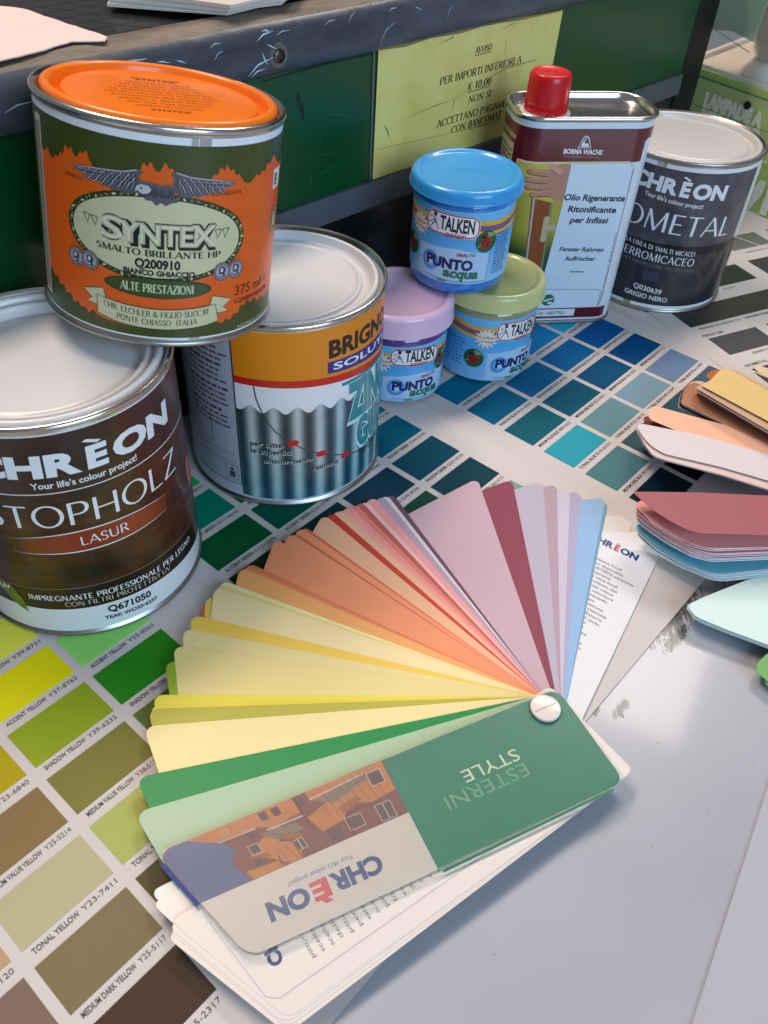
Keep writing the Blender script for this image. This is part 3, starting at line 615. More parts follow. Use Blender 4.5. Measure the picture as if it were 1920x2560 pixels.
# garland and oval
def egg(cx, cy, rx, ry, n=56): return [(cx+rx*math.cos(2*PI*i/n), cy+ry*math.copysign(abs(math.sin(2*PI*i/n))**.95, math.sin(2*PI*i/n))) for i in range(n)]
dkgr = mat('garland_green', '#2c3a12', .4)
decal('oval_border', P(egg(-1.4, 42.6, 34.2, 16.6)), m, .22, dkgr, co, 2.5)
dots = []; dk = []
for i in range(74):
    a = 2*PI*i/74; q = (-1.4+32.9*math.cos(a), 42.6+15.4*math.sin(a)); (dots if i % 3 else dk).append(P(ell(q[0]+rng.uniform(-.5, .5), q[1]+rng.uniform(-.4, .4), .85, .42, 8, rot=rng.uniform(0, 180))))
decal('garland', dots, m, .26, mat('garland_leaf', '#6f8048', .4), co, 2.5)
decal('garland', dk, m, .26, mat('garland_light', '#c0c4a4', .4), co, 2.5)
decal('oval', P(egg(-1.4, 42.6, 31.7, 14.6)), m, .3, crm, co, 2.5)
decal('oval_line', stroke(egg(-1.4, 42.6, 31.9, 14.8), .35, True), m, .34, ink, co, 2.5)
# coins
silver = mat('coin_silver', '#8d8d96', .35); dsil = mat('coin_dark', '#34343c', .4); lsil = mat('coin_light', '#c6c6d0', .35)
for cx, cy in ((-32.7, 29.6), (-26.4, 30.0), (23.4, 30.1), (29.7, 30.2)):
    decal('coin', P(ell(cx, cy, 3.7)), m, .36, dsil, co, 2.5)
    decal('coin', P(ell(cx, cy, 3.4)), m, .39, silver, co, 2.5)
    decal('coin_relief', [stroke(ell(cx, cy, 2.9, n=20), .25, True), P([(cx-1.2, cy-2), (cx+1.3, cy-2.1), (cx+.9, cy-.4), (cx+1.6, cy+.3), (cx+.8, cy+1.8), (cx-.6, cy+2.1), (cx-1.5, cy+.9), (cx-1.0, cy-.6)])], m, .41, dsil, co, 2.5)
    decal('coin_relief', [P(ell(cx-.2, cy+.6, .6, .9)), P(ell(cx-.4, cy-1.4, .8, .3)), stroke([(cx+1.9, cy-1.6), (cx+2.2, cy+1.2)], .3), stroke([(cx-2.3, cy-1), (cx-2, cy+1.4)], .3)], m, .45, lsil, co, 2.5)
# eagle
eg = mat('eagle_grey', '#55555c', .4); ed = mat('eagle_dark', '#1f1f24', .4); el = mat('eagle_light', '#a4a4ac', .4)
lw = [(-33.4, 62.2), (-29, 63.2), (-23, 63.8), (-16, 64.2), (-11, 65.2), (-8, 66.4), (-6.2, 65.8), (-6.4, 64.6), (-7.6, 64), (-6.6, 62.4), (-7.2, 59.6), (-9.6, 57.8), (-13, 57.4), (-14.2, 58.2), (-17, 57.6), (-17.6, 58.6), (-20.4, 58.4), (-20.8, 59.6), (-24.6, 59.8), (-25, 60.8), (-29, 61.2)]
rw = [(-1.4+(-1.4-x)*.92+.4, y+.6) for x, y in lw]
body = [(-8.2, 59.2), (-7.6, 61.4), (-5.6, 62.6), (-2.6, 62.4), (0, 61.8), (3, 62.2), (4.8, 60.6), (4.4, 58), (6, 56.4), (3.6, 56), (1.6, 54.8), (0, 55.8), (-1.6, 54.6), (-3.2, 56.2), (-5.2, 56.2), (-6, 57.8)]
decal('eagle', [P(lw), P(rw), P(body)], m, .4, eg, co, 2.5)
fe = []
fa = []
fm = []
for sgn in (0, 1):
    fx = (lambda x: x) if not sgn else (lambda x: -1.0-.92*(x+1.4)+.0)
    dy = .6*sgn
    for row, (ya, yb, ln, k) in enumerate(((64.6, 63.0, 1.6, 15), (63.3, 62.0, 2.2, 14), (61.9, 61.0, 3.4, 13))):
        for i in range(k):
            t = i/(k-1); x0 = -8.2-(20-row*1.5)*t+rng.uniform(-.2, .2); y0 = ya+(yb-ya)*t+dy-.4*t
            q = ln*(1-.45*t); bend = 1.6+1.2*t
            fe.append(stroke([(fx(x0), y0), (fx(x0-bend*.5), y0-q*.6), (fx(x0-bend), y0-q)], [.28, .22, .08]))
            (fa if (i+row) % 2 else fm).append(stroke([(fx(x0-.7), y0-.1), (fx(x0-.6-bend*.45), y0-q*.55), (fx(x0-.5-bend), y0-q*.9)], [.4, .34, .1]))
    fa.append(stroke([(fx(-33), 62.3+dy), (fx(-23), 63.7+dy), (fx(-13), 64.7+dy), (fx(-8), 66+dy)], [.1, .4, .5, .5]))
    fe.append(stroke([(fx(-28), 62+dy), (fx(-18), 61.8+dy), (fx(-9), 62.4+dy)], [.1, .35, .4]))
for i in range(16): fe.append(stroke([(-6+i*.65, 60.6+rng.uniform(-1, .8)), (-5.4+i*.6, 57.8+rng.uniform(-1, .8))], [.1, .4]))
decal('eagle_feathers', fe, m, .44, ed, co, 2.5)
decal('eagle_feathers', fa, m, .48, el, co, 2.5)
decal('eagle_feathers', fm, m, .47, mat('eagle_mid', '#7a7a82', .4), co, 2.5)
decal('eagle_head', P([(-8.6, 59.6), (-8.2, 60.8), (-6.6, 61.6), (-4.2, 61.2), (-3.2, 60), (-4, 58.8), (-6, 58.2), (-7.2, 58.6), (-7.6, 59.4), (-8.6, 58.8)]), m, .52, mat('eagle_head_print', '#b9b8b6', .4), co, 2.5)
decal('eagle_head', P(ell(-6.6, 60.2, .35)), m, .56, ed, co, 2.5)
# brand word with outline
syn = lambda dx, dy, b: [text('S', -21.2+dx, -13.4+dx, 40.8+dy, 7.6, b), text('YNTE', -14.4+dx, 11.4+dx, 40.7+dy, 7.0, b), text('X', 10.6+dx, 20+dx, 40.7+dy, 7.4, b)]
decal('brand_word', syn(.5, -.7, .10), m, .36, ink, co, 2.5)
decal('brand_word', syn(0, 0, .085), m, .40, ink, co, 2.5)
decal('brand_word', syn(0, 0, .045), m, .44, mat('word_cream', '#b5b292', .4), co, 2.5)
decal('brand_word', [xf(s, lambda x, y: (x, y)) for s in syn(.12, .0, .0)], m, .48, mat('word_light', '#d3d0b4', .4), co, 2.5)
def qm(x, y, s): return [stroke([(x, y), (x+s*2.6, y-.1), (x+s*1.6, y-3.4), (x, y)], .35, True), stroke([(x+s*3.1, y-.2), (x+s*5.7, y-.3), (x+s*4.7, y-3.6), (x+s*3.1, y-.2)], .35, True)]
decal('quotation_marks', qm(-28.2, 47.2, 1)+qm(25.4, 46.8, -1), m, .40, ink, co, 2.5)
bow = lambda x, y: (x, y)
decal('lettering', caps('SMALTO BRILLANTE HP', -23.2, 22.2, 36.0, 2.35, T=.2, t=.09), m, .36, ink, co, 2.5)
decal('lettering', text('Q200910', -9.2, 7.0, 31.6, 3.2, .045), m, .36, ink, co, 2.5)
decal('lettering', text('BIANCO GHIACCIO', -13.3, 12.5, 28.8, 1.9, .05), m, .36, ink, co, 2.5)
decal('oval_plaque', P(egg(-.8, 23.9, 19.9, 3.9)), m, .42, ink, co, 2.5)
decal('oval_plaque', P(egg(-.8, 23.9, 19.5, 3.6)), m, .46, mat('plaque_green', '#2c4410', .4, coat=.3), co, 2.5)
decal('lettering', caps('ALTE PRESTAZIONI', -14.4, 12, 22.2, 3.3, T=.22, t=.08), m, .52, mat('pale_green_ink', '#c3c8a0', .4), co, 2.5)
rib = [(-23.4, 17.2)]+[(x, 16.4+.0018*x*x) for x in range(-20, 19, 4)]+[(20.6, 17.2), (22.6, 9.6)]+[(x, 7.6+.0035*(x+.8)**2) for x in range(18, -22, -4)]+[(-24.2, 9.6)]
rib = [(-24.0, 17.4)]+[(x, 15.6+.0036*(x+.8)**2) for x in range(-20, 19, 4)]+[(21, 17.2), (22.6, 10.2)]+[(x, 7.4+.0042*(x+.8)**2) for x in range(18, -22, -4)]+[(-24.0, 10.2)]
for s_g in (-1, 1):
    o = -.8
    tail = [(o+s_g*29, 18.4), (o+s_g*20.6, 20.8), (o+s_g*19.6, 17.2), (o+s_g*23.2, 13.2), (o+s_g*27.6, 13.6), (o+s_g*25.4, 15.6)]
    decal('ribbon', P(tail), m, .36, crm, co, 2.5); decal('ribbon_line', stroke(tail, .3, True), m, .39, inkg, co, 2.5)
decal('ribbon', P(rib), m, .42, crm, co, 2.5); decal('ribbon_line', stroke(rib, .3, True), m, .45, ink, co, 2.5)
bw = lambda x, y: (x, y+.0034*(x+.8)**2)
decal('lettering', [xf(s, bw) for s in caps('CHR. LECHLER & FIGLIO SUCC.RI', -21.2, 18.2, 12.3, 2.4, T=.14, t=.06, serif=False)], m, .5, ink, co, 2.5)
decal('lettering', [xf(s, bw) for s in caps('PONTE CHIASSO  ITALIA', -16.2, 13.6, 9.0, 2.3, T=.14, t=.06, serif=False)], m, .5, ink, co, 2.5)
dbr = mat('brown_ink', '#4a1a0a', .45)
decal('lettering', text('MARCA', -35.9, -28.2, 58.0, 1.35, .0), m, .3, dbr, co, 2.5)
decal('lettering', text('DEPOSITATA', 17.8, 30.4, 58.8, 1.35, .0), m, .3, dbr, co, 2.5)
decal('lettering', text('375 ml', 30, 46.5, 19.0, 3.9, .0), m, .3, dbr, co, 2.5)
decal('lettering', text('e', 48, 51.5, 19.6, 4.6, .0), m, .3, mat('silver_ink', '#a08878', .4), co, 2.5)
decal('lettering', text('LQ200910L0.37K', 30.2, 53.4, 15.7, 1.7, .02), m, .3, dbr, co, 2.5)
decal('lettering', text('AGITARE E MESCOLARE', 32.4, 58, 4.4, 1.4, .0), m, .3, crm, co, 2.5)
decal('side_emblem', [P(rect(51.5, 60, 56, 63.5))], m, .26, white, co, 2.5)
decal('side_emblem', [text('B', 53, 56, 57.5, 4.2, .03)], m, .3, ink, co, 2.5)
decal('side_emblem', [P(ell(56, 43.5, 4, 5.2))], m, .26, dkgr, co, 2.5)
decal('side_emblem', [stroke(ell(56, 43.5, 3.2, 4.4), .6, True), P([(54.2, 41), (57.8, 41), (57.8, 45), (56, 47), (54.2, 45)])], m, .3, crm, co, 2.5)
decal('side_seam', [P(rect(10, 12.4, 75.6, 79.6)), P(rect(12.8, 17, 75.6, 79.6)), P(rect(11, 15, 1.6, 3.9))], m, .2, tin_dull, co, 2.5)
# faint upside-down instructions printed on the lid
zl = 81.6-.4-.3
lm = lambda x, y, l: (x*.001, y*.001, (zl+.1+l)*.001)
th = R(-76.35+180+8)
rotl = lambda x, y: (x*math.cos(th-PI/2)-y*math.sin(th-PI/2), x*math.sin(th-PI/2)+y*math.cos(th-PI/2))
L1 = []
words = ['Smalto brillante sintetico', 'per ferro dello spessore', 'che valorizza il colore una', 'la bellezza e riporta', 'sempre alla luce il nuovo tono', 'protezione del supporto', 'umidita e agenti esterni', 'durata nel tempo', 'resistente alle intemperie']
decal('lid_lettering', [xf(text('"SYNTEX"', -9, 9, 17.5, 3, .02), rotl)]+[xf(text(s, -12-min(i, 8-i)*2.2, 12+min(i, 8-i)*2.2, 13-i*4.1, 1.6, .0), rotl) for i, s in enumerate(words)]+[xf(text('SYNTEX', -7, 7, -25, 2, .02), rotl)], lm, .05, mat('lid_ink', '#8a3806', .4), co)

# ------------------------------------------------------------------ glass jars
def jar(label, c, r, h, n, lidhex, painthex, lb, lt, th0, shift, lidz, neckhex=None, base=4):
    t = thing('paint_jar', label, 'jar', tuple(K*x for x in c), tilt(n), 'small glass jars of water paint')
    glass = mat('jar_glass', '#e8f0f4', .04, trans=1, ior=1.3, spec=.5)
    pm = mat('paint_in_jar', painthex, .18, coat=1)
    ro = r-.3
    lathe('glass_jar', [(0, .6), (ro-8, .2), (ro-5.5, 0), (ro-2.6, .8), (ro-.7, 3.2), (ro-.1, 6.5), (ro, 9), (ro, lt+1.0), (ro-.5, lt+3.0), (ro-2.2, lt+5.4), (ro-2.8, lt+7), (ro-2.8, h-3)], pm, t, 96, 60)
    rl = r*1.1
    lz = lidz
    lathe('lid', [(rl-2.2, lz+.4), (rl-1.2, lz)]+bead(rl-.45, lz+.6, .55, 4, -90, 45)+[(rl-.25, lz+1.6), (rl-.6, h-3.4), (rl-.9, h-1.9), (rl-1.6, h-.8), (rl-2.8, h-.15), (rl-4.2, h), (rl-5.4, h-.3), (rl-6.2, h-1.0), (rl-7.4, h-1.3), (0, h-1.2)], mat('jar_lid', lidhex, .32, coat=.45, noise=.02, nscale=60), t, 96, 50)
    decal('lid_embossing', [text('APRIRE CON', -8, 8, 2, 1.4, 0), text('CAPSULA DI SICUREZZA', -11, 11, -1.4, 1.2, 0)], lambda x, y, l: (x*.001, y*.001, (h-1.0+l)*.001), .12, mat('emboss', lidhex, .2, coat=.6, gain=1.25), t)
    m = cylmap(ro, th0); st = 2.0
    W = lt-lb; Hs = lambda f: lb+f*W
    def back(nt):
        uv = uvnode(nt); sx = nd(nt, 'ShaderNodeSeparateXYZ'); nt.links.new(uv, sx.inputs[0])
        return cramp(nt, nmath(nt, 'DIVIDE', nmath(nt, 'SUBTRACT', sx.outputs[1], lb*.1), W*.1), [(0, '#86c0e8'), (.35, '#6cb4e8'), (.6, '#4aa4e0'), (1, '#62b8e8')])
    decal('label', P([(x, lb) for x in range(-100, 101, 4)]+[(100, lt), (-100, lt)]), m, .1, ramp_mat('blue_label', back, .35, coat=.18), t, st)
    X = lambda x: x+shift
    yel = mat('label_yellow', '#d8a81c', .4); redm = mat('label_red', '#b42a2a', .4); blu = mat('label_blue', '#2868b0', .4)
    def wave(y0, s): return [(x, y0+2.2*math.cos((x-X(-4))/9.5)*math.exp(-abs(x-X(-4))/60)+abs(x-X(-4))*.05) for x in range(int(X(-55)), int(X(58)), 3)]
    hi = Hs(.90)
    for w_, dy, mm in ((2.4, 0, yel), (.8, -1.8, redm), (1.6, -3.0, blu), (.8, -4.2, redm), (2.0, -5.6, yel)):
        decal('stripe', stroke([(x, min(lt-.3-w_/2, y+dy-2.5)) for x, y in wave(hi, 0)], w_), m, .14+.004*abs(dy), mm, t, st)
    decal('pale_panel', P([(X(-24), lb+1.6), (X(18), lb+1.6), (X(18), Hs(.42)), (X(-2), Hs(.5)), (X(-24), Hs(.46))]), m, .18, mat('label_pale', '#a8c8e8', .4), t, st)
    decal('panel_line', [stroke([(X(-18), lb+2.4), (X(0), lb+1.4), (X(17.5), lb+1.2), (X(18.5), Hs(.42))], .3)], m, .22, mat('line_blue', '#3a4a78', .4), t, st)
    for rr_, hx in ((5.6, '#6aa4e0'), (4.8, '#3f86d6'), (3.6, '#7ab2e8'), (2.2, '#b8dcf6')):
        decal('ring_emblem', P(ell(X(-16), Hs(.27), rr_, rr_*1.05)), m, .22+.02*(5.6-rr_), mat('ring_ink', hx, .4), t, st)
    lg = rrect(X(-20.5), X(10.2), Hs(.71), Hs(.955), 3.6)
    ring2 = rrect(X(-20.5)+.1, X(10.2)+.1, Hs(.66), Hs(.955), 4.5)
    ring2 = [(x, y+(-.045*(x-X(-5)))) for x, y in ring2]
    decal('logo_plate', P(ring2), m, .34, mat('logo_white', '#e4e6ea', .4), t, st)
    decal('logo_line', stroke([(X(-5)+(x-X(-5))*.96, Hs(.81)+(y-Hs(.81))*.92) for x, y in ring2], .7, True), m, .38, mat('logo_red', '#b02430', .4), t, st)
    tw = lambda x, y: (x, y-.045*(x-X(-5)))
    decal('logo_word', xf(text('TALKEN', X(-11.8), X(7.2), Hs(.735), 7.3, .03), tw), m, .42, ink, t, st)
    decal('logo_word', xf(text('color', X(-8.6), X(2.6), Hs(.655), 3.0, .02, shear=.25), tw), m, .42, redm, t, st)
    fig = [stroke([(X(-17.6), Hs(.715)), (X(-15), Hs(.80)), (X(-15.4), Hs(.86)), (X(-12.6), Hs(.71))], .45), stroke([(X(-19), Hs(.76)), (X(-16), Hs(.82)), (X(-13.4), Hs(.775))], .4), P(ell(X(-15.0), Hs(.895), 1.0)), stroke([(X(-17), Hs(.88)), (X(-18.6), Hs(.84)), (X(-16), Hs(.86))], .35), stroke([(X(-16.6), Hs(.93)), (X(-13.6), Hs(.92))], .5)]
    decal('painter_figure', [xf(s, tw) for s in fig], m, .42, ink, t, st)
    st_ = []
    for i in range(28):
        a = 2*PI*i/28; q = (7.4 if i % 2 == 0 else 4.4); st_.append((X(-26)+q*1.05*math.cos(a), Hs(.70)+q*math.sin(a)))
    decal('starburst', P(st_), m, .30, mat('burst_white', '#dcd8d4', .4), t, st)
    decal('starburst_lettering', [text('si pulisce', X(-30.4), X(-21.6), Hs(.705), 1.7, .01), text('con acqua', X(-30), X(-21.6), Hs(.64), 1.7, .01)], m, .34, redm, t, st)
    for lx, ly in ((X(15.0), Hs(.60)), (X(-32), Hs(.36))):
        decal('leaf_disc', P(ell(lx, ly, 6.2, 6.4)), m, .34, mat('leaf_disc', '#24562e', .4), t, st)
        decal('leaf_vein', [stroke([(lx-5, ly-3), (lx+4, ly+4.4)], .7), P([(lx+1, ly+2), (lx+4.8, ly+3), (lx+3.4, ly+5), (lx, ly+5.6)])], m, .36, mat('vein_green', '#6fa070', .4), t, st)
        decal('ladybird', [P(ell(lx-.1, ly-.5, 3.0, 3.7, rot=-30))], m, .38, mat('ladybird_red', '#9a1f1c', .3, coat=.22), t, st)
        decal('ladybird_spots', [P(ell(lx+ax, ly+ay, .55, n=8)) for ax, ay in ((-1.4, -1.7), (.7, -2.6), (1.5, -.4), (-.6, .5), (-2.0, .1), (.3, -1.1))]+[P(ell(lx-1.7, ly+2.7, 1.5, 1.1, rot=-30)), stroke([(lx-1.2, ly+2.2), (lx+1.4, ly-3.2)], .25)], m, .42, ink, t, st)
    pw = lambda x, y: (x, y-.03*(x-X(-5)))
    navy = mat('navy_ink', '#25205a', .4)
    decal('lettering', xf(text('PUNTO', X(-18.2), X(8.8), Hs(.215), 5.6, .05), pw), m, .38, navy, t, st)
    decal('lettering', xf(text('acqua', X(-7.6), X(12.4), Hs(.095), 5.4, .04, shear=.12), pw), m, .42, mat('green_ink', '#2c7050', .4), t, st)
    decal('lettering', text('SMALTO', X(-.8), X(9.6), Hs(.40), 1.7, .03), m, .38, redm, t, st)
    lns = []
    for i in range(14):
        x = X(21.5); y = Hs(.66)-i*W*.043
        while x < X(31): wd = 1+rng.random()*2.2; lns.append(P(rect(x, x+wd, y, y+1.0))); x += wd+.7
    for i in range(8):
        x = X(-52)
        while x < X(-40): wd = 1+rng.random()*2.2; lns.append(P(rect(x, x+wd, Hs(.6)-i*2.4, Hs(.6)-i*2.4+.9))); x += wd+.7
    decal('small_print', lns, m, .2, mat('print_blue', '#3a6aa0', .4), t, st)['kind'] = 'stuff'
    decal('grass_print', P(ell(X(-8), lb+1.2, 3, .9)), m, .24, mat('grass_ink', '#5c8a5c', .4), t, st)
    return t
jar('blue glass paint jar with blue lid standing on top of the two other jars', (.112, 1.556, .203), 28.7, 62, (0, -.03), '#2f98da', '#1272c8', 8.6, 50.6, -94.2, 0, 54.6)
jar('purple glass paint jar with pale pink lid beside the corrugated-iron can', (.004, 1.474, 0), 29.3, 60, (0, 0), '#d6b6d4', '#55307e', 3.0, 40.6, -90.2, 17, 46.5)
jar('glass paint jar with pale green lid in front of the oil tin', (.189, 1.57, 0), 29.3, 60.6, (0, 0), '#bcc284', '#8a9070', 2.6, 44.8, -96.9, 27, 50.4)

# ------------------------------------------------------------------ oil tin
ot = thing('oil_tin', 'white and maroon rectangular oil tin with red screw cap behind the jars', 'tin', (.343*K, 1.8104*K, 0), Matrix.Rotation(.1854, 3, 'Z'))
A, B, RC, H = 44.8, 24.0, 17.0, 136.3
def rr2(a, b, rc, n=8):
    o = []
    for cx, cy, t in ((a-rc, -b+rc, -90), (a-rc, b-rc, 0), (-a+rc, b-rc, 90), (-a+rc, -b+rc, 180)):
        for i in range(n+1): o.append((cx+rc*math.cos(R(t+90*i/n)), cy+rc*math.sin(R(t+90*i/n))))
    return o
def loft(name, rings, m, parent, cap_end=True, smooth=40):
    """rings: (inset, z)"""
    v = []; f = []; n = None
    for ins, z in rings:
        o = rr2(A-ins, B-ins, max(1.5, RC-ins)); n = len(o); v += [(x*.001, y*.001, z*.001) for x, y in o]
    for k in range(len(rings)-1):
        for i in range(n): j = (i+1) % n; f.append((k*n+i, k*n+j, (k+1)*n+j, (k+1)*n+i))
    if cap_end: f.append(tuple((len(rings)-1)*n+i for i in range(n)))
    return obj(name, mesh(name, v, f, smooth), m, parent)
loft('body', [(3, .6), (1.0, 1.2), (1.0, 2), (1.0, H-2.6)], tin, ot, False)
loft('bottom_rim', [(1.6, .3), (.6, 0), (0, .6), (-.1, 1.4), (.2, 2.4), (1.0, 2.8)], tin_dull, ot, False)
loft('top_rim', [(1.0, H-3.2), (.3, H-2.9), (-.3, H-2.0), (-.3, H-1.0), (.2, H-.2), (1.0, H), (1.9, H-.3), (2.4, H-1.2), (2.6, H-3.6), (4.4, H-4.8), (5.4, H-4.4), (7.5, H-4.1)], tin, ot, True, 55)
# perimeter map: x = 0 at the middle of the front
Lf = A-1-RC+1; q = PI/2*(RC-1)
def tinmap(x, y, l):
    a, b, rc = A-1, B-1, RC-1; hx = a-rc; hy = 2*(b-rc); qa = PI/2*rc; s = abs(x); sg = 1 if x >= 0 else -1
    if s <= hx: p = (s, -b-l)
    elif s <= hx+qa: t = (s-hx)/rc; p = (hx+(rc+l)*math.sin(t), -b+rc-(rc+l)*math.cos(t))
    elif s <= hx+qa+hy: p = (a+l, -b+rc+(s-hx-qa))
    else: t = min(PI/2, (s-hx-qa-hy)/rc); p = (hx+(rc+l)*math.cos(t), b-rc+(rc+l)*math.sin(t))
    return (sg*p[0]*.001, p[1]*.001, y*.001)
SM = 84
decal('label', band(-SM, SM, 3, 133.2), tinmap, .08, mat('tin_white', '#cfdbe6', .3, coat=.6), ot, 1.6)
mar = mat('maroon_print', '#5c0f1a', .3, coat=.6)
# the front panel reaches from about -33 to 31 (flat part plus a bit of the round corners)
decal('maroon_band', P([(-SM, 110)]+[(x, 110) for x in range(-80, 37, 4)]+[(36, 121.5), (38, 123), (SM, 123), (SM, 129.6), (-SM, 129.6)]), tinmap, .14, mar, ot, 1.6)
decal('maroon_side', P([(-SM, 4.6), (-43, 4.6), (-43, 111), (-SM, 111)]), tinmap, .13, mar, ot, 1.6)
decal('maroon_foot', P(rect(-43, 36.5, 4.4, 12)), tinmap, .14, mar, ot, 1.6)
decal('cream_border', P([(-42.4, 13), (-42.4, 110.6), (28, 110.6), (31.4, 108), (32.2, 104), (31.9, 104), (31.0, 107.5), (27.8, 109.6), (-41.6, 109.6), (-41.6, 13)]), tinmap, .19, mat('cream_line', '#d8c8a0', .4), ot, 1.6)
gpic = lambda nt: (lambda uv: (lambda sx: mixc(nt, cramp(nt, nmath(nt, 'DIVIDE', sx.outputs[1], 11.0), [(.2, '#000000'), (.34, '#ffffff'), (.48, '#ffffff'), (.62, '#303030'), (.8, '#000000')]), '#a6a03c', '#1f4a22'))((lambda s: (nt.links.new(uv, s.inputs[0]), s)[1])(nd(nt, 'ShaderNodeSeparateXYZ'))))(uvnode(nt))
decal('picture', P([(-41.4, 14), (-13.6, 14), (-8.8, 92), (-8.6, 109.4), (-41.4, 109.4)]), tinmap, .18, ramp_mat('garden_print', gpic, .35, coat=.18), ot, 1.6)
decal('window_frame_print', [P([(-30.4, 96), (-17.4, 96), (-14.6, 14), (-24.6, 14)])], tinmap, .22, mat('frame_brown', '#8a4520', .4), ot, 1.6)
decal('window_frame_print', [P([(-29.2, 96), (-27.8, 96), (-24.0, 14), (-25.0, 14)])], tinmap, .26, mat('seal_grey', '#a8a8b0', .4), ot, 1.6)
decal('window_frame_print', [P([(-17.4, 96), (-16.0, 96), (-13.6, 14), (-14.6, 14)])], tinmap, .24, mat('glass_green', '#6a8a66', .4), ot, 1.6)
decal('handle_print', [P(rrect(-19.6, -15.6, 60, 77, 1.8)), P(rrect(-18, -10.8, 67.6, 71.2, 1.2))], tinmap, .3, mat('handle_cream', '#b8a888', .4), ot, 1.6)
decal('cloth_print', P([(-41.4, 109.4), (-14, 109.4), (-12, 92), (-16, 85.6), (-28, 88.4), (-41.4, 96)]), tinmap, .28, mat('cloth_yellow', '#c2b24a', .4), ot, 1.6)
skin = mat('hand_skin_print', '#b4826e', .4); skd = mat('hand_shade_print', '#7c4a3c', .4)
palm = [(-24, 105.6), (-20, 106.4), (-17.4, 108.4), (-13.6, 109.2), (-9, 108.4), (-8.7, 96), (-9.6, 87.4), (-13, 86.8), (-18, 88.6), (-24, 91.4), (-26, 98)]
def finger(x0, y0, x1, y1, w0, w1):
    d = math.hypot(x1-x0, y1-y0); ux, uy = (x1-x0)/d, (y1-y0)/d; px, py = -uy, ux
    tip = [(x1+w1*(math.cos(R(a))*ux+math.sin(R(a))*px), y1+w1*(math.cos(R(a))*uy+math.sin(R(a))*py)) for a in (-90, -55, -20, 20, 55, 90)]
    return [(x0-px*w0, y0-py*w0)]+tip+[(x0+px*w0, y0+py*w0)]
decal('hand_print', P(palm), tinmap, .34, skin, ot, 1.6)
lsk = mat('hand_light_print', '#c8998a', .4)
for k, (x0, y0, x1, y1) in enumerate(((-20, 103.4, -33.6, 104.6), (-19.6, 99.4, -35.0, 99.6), (-19.4, 95.4, -33.4, 95.2), (-19, 91.8, -30, 90.8))):
    decal('finger_print', P(finger(x0, y0, x1, y1, 2.35, 1.7)), tinmap, .345+.012*k, skd, ot, 1.6)
    decal('finger_print', P(finger(x0, y0+.35, x1+.2, y1+.35, 2.0, 1.45)), tinmap, .35+.012*k, skin, ot, 1.6)
    decal('finger_print', stroke([(x0, y0+1.2), (x1+2, y1+1.0)], [.2, .7]), tinmap, .355+.012*k, lsk, ot, 1.6)
decal('thumb_print', P(finger(-14, 103.6, -21, 108.4, 2.2, 1.5)), tinmap, .40, lsk, ot, 1.6)
decal('hand_print', stroke([(-20.6, 106.6), (-16.6, 103.2), (-13, 101.8)], [.2, .5, .1]), tinmap, .41, skd, ot, 1.6)
decal('white_panel', P([(-8.7, 109.5), (27.8, 109.5), (31.2, 107), (31.4, 14), (-14.4, 14), (-11.6, 50), (-8.9, 92)]), tinmap, .42, mat('panel_white', '#c9dcec', .3, coat=.6), ot, 1.6)
decal('panel_line', stroke([(31.7, 106), (31.7, 18), (29.5, 13)], .3), tinmap, .46, ink, ot, 1.6)
decal('panel_line', stroke([(-13.6, 26.6), (27.2, 25.6), (29.8, 23.8), (29.8, 14)], .3), tinmap, .47, inkg, ot, 1.6)
dnavy = mat('navy_text', '#151828', .4)
t2 = sl(.035, 0)
for s, x0, x1, y, h, b in (('Olio Rigenerante', -9.2, 30.6, 87.0, 3.7, .03), ('Ritonificante', -5.2, 26.6, 79.6, 3.7, .03), ('per Infissi', -2.4, 22.6, 72.6, 3.7, .03), ('Fenster Rahmen', -5.4, 24.6, 53.4, 2.9, .025), ('Auffrischer', -.8, 20.2, 47.0, 2.9, .025), ('Inodore', 5, 14.4, 38.6, 1.6, .02)):
    decal('lettering', xf(text(s, x0, x1, y, h, b, shear=.14), t2), tinmap, .48, dnavy, ot, 1.6)
decal('lettering', xf(text('BORMA WACHS', -15, 9.2, 115.0, 2.7, .04, shear=.08), t2), tinmap, .2, white, ot, 1.6)
decal('lettering', xf(text('Wood Professional Cosmetics', -14.6, 8.6, 112.8, 1.3, .0), t2), tinmap, .2, mat('pink_ink', '#b08088', .4), ot, 1.6)
tri = [(-6.4, 118.8), (1.6, 118.8), (-1.2, 124.8), (-2.8, 125.6), (-4.2, 124.4)]
decal('brand_mark', [stroke(tri, .6, True), P([(-4.8, 119.4), (.2, 119.4), (-.4, 121), (-1.6, 121.6), (-2.2, 120.6), (-3.4, 122.8), (-4.2, 122.2)]), stroke([(-4.4, 121), (-2.2, 124.6)], .5)], tinmap, .2, white, ot, 1.6)
decal('round_emblem', P(ell(-6.4, 18.6, 4.4, 4.2)), tinmap, .48, mat('emblem_green', '#1f6a4c', .4), ot, 1.6)
decal('round_emblem', [P([(-9.4, 17.2), (-3, 19.2), (-3, 20.2), (-9.4, 18.6)]), P(rect(-6.6, -3.4, 15.6, 17.2))], tinmap, .52, mat('emblem_pale', '#c9dcec', .3), ot, 1.6)
decal('neutro_plate', P(rect(-22, 14.2, 6.0, 11.2)), tinmap, .2, mat('plate_white', '#d3dde6', .3), ot, 1.6)
decal('lettering', text('FARBLOS - NEUTRO', -20, 7.2, 7.4, 2.3, .01), tinmap, .26, dnavy, ot, 1.6)
decal('lettering', xf(text('www.bormawachs.com  MADE IN ITALY', 0, 52, 0, 1.0, .01), lambda x, y: (31.0-y, 14+x)), tinmap, .5, inkg, ot, 1.6)
decal('side_text_panel', P(rect(-70, -47, 20, 118)), tinmap, .2, mat('side_cream', '#cfc2a0', .4), ot, 1.6)
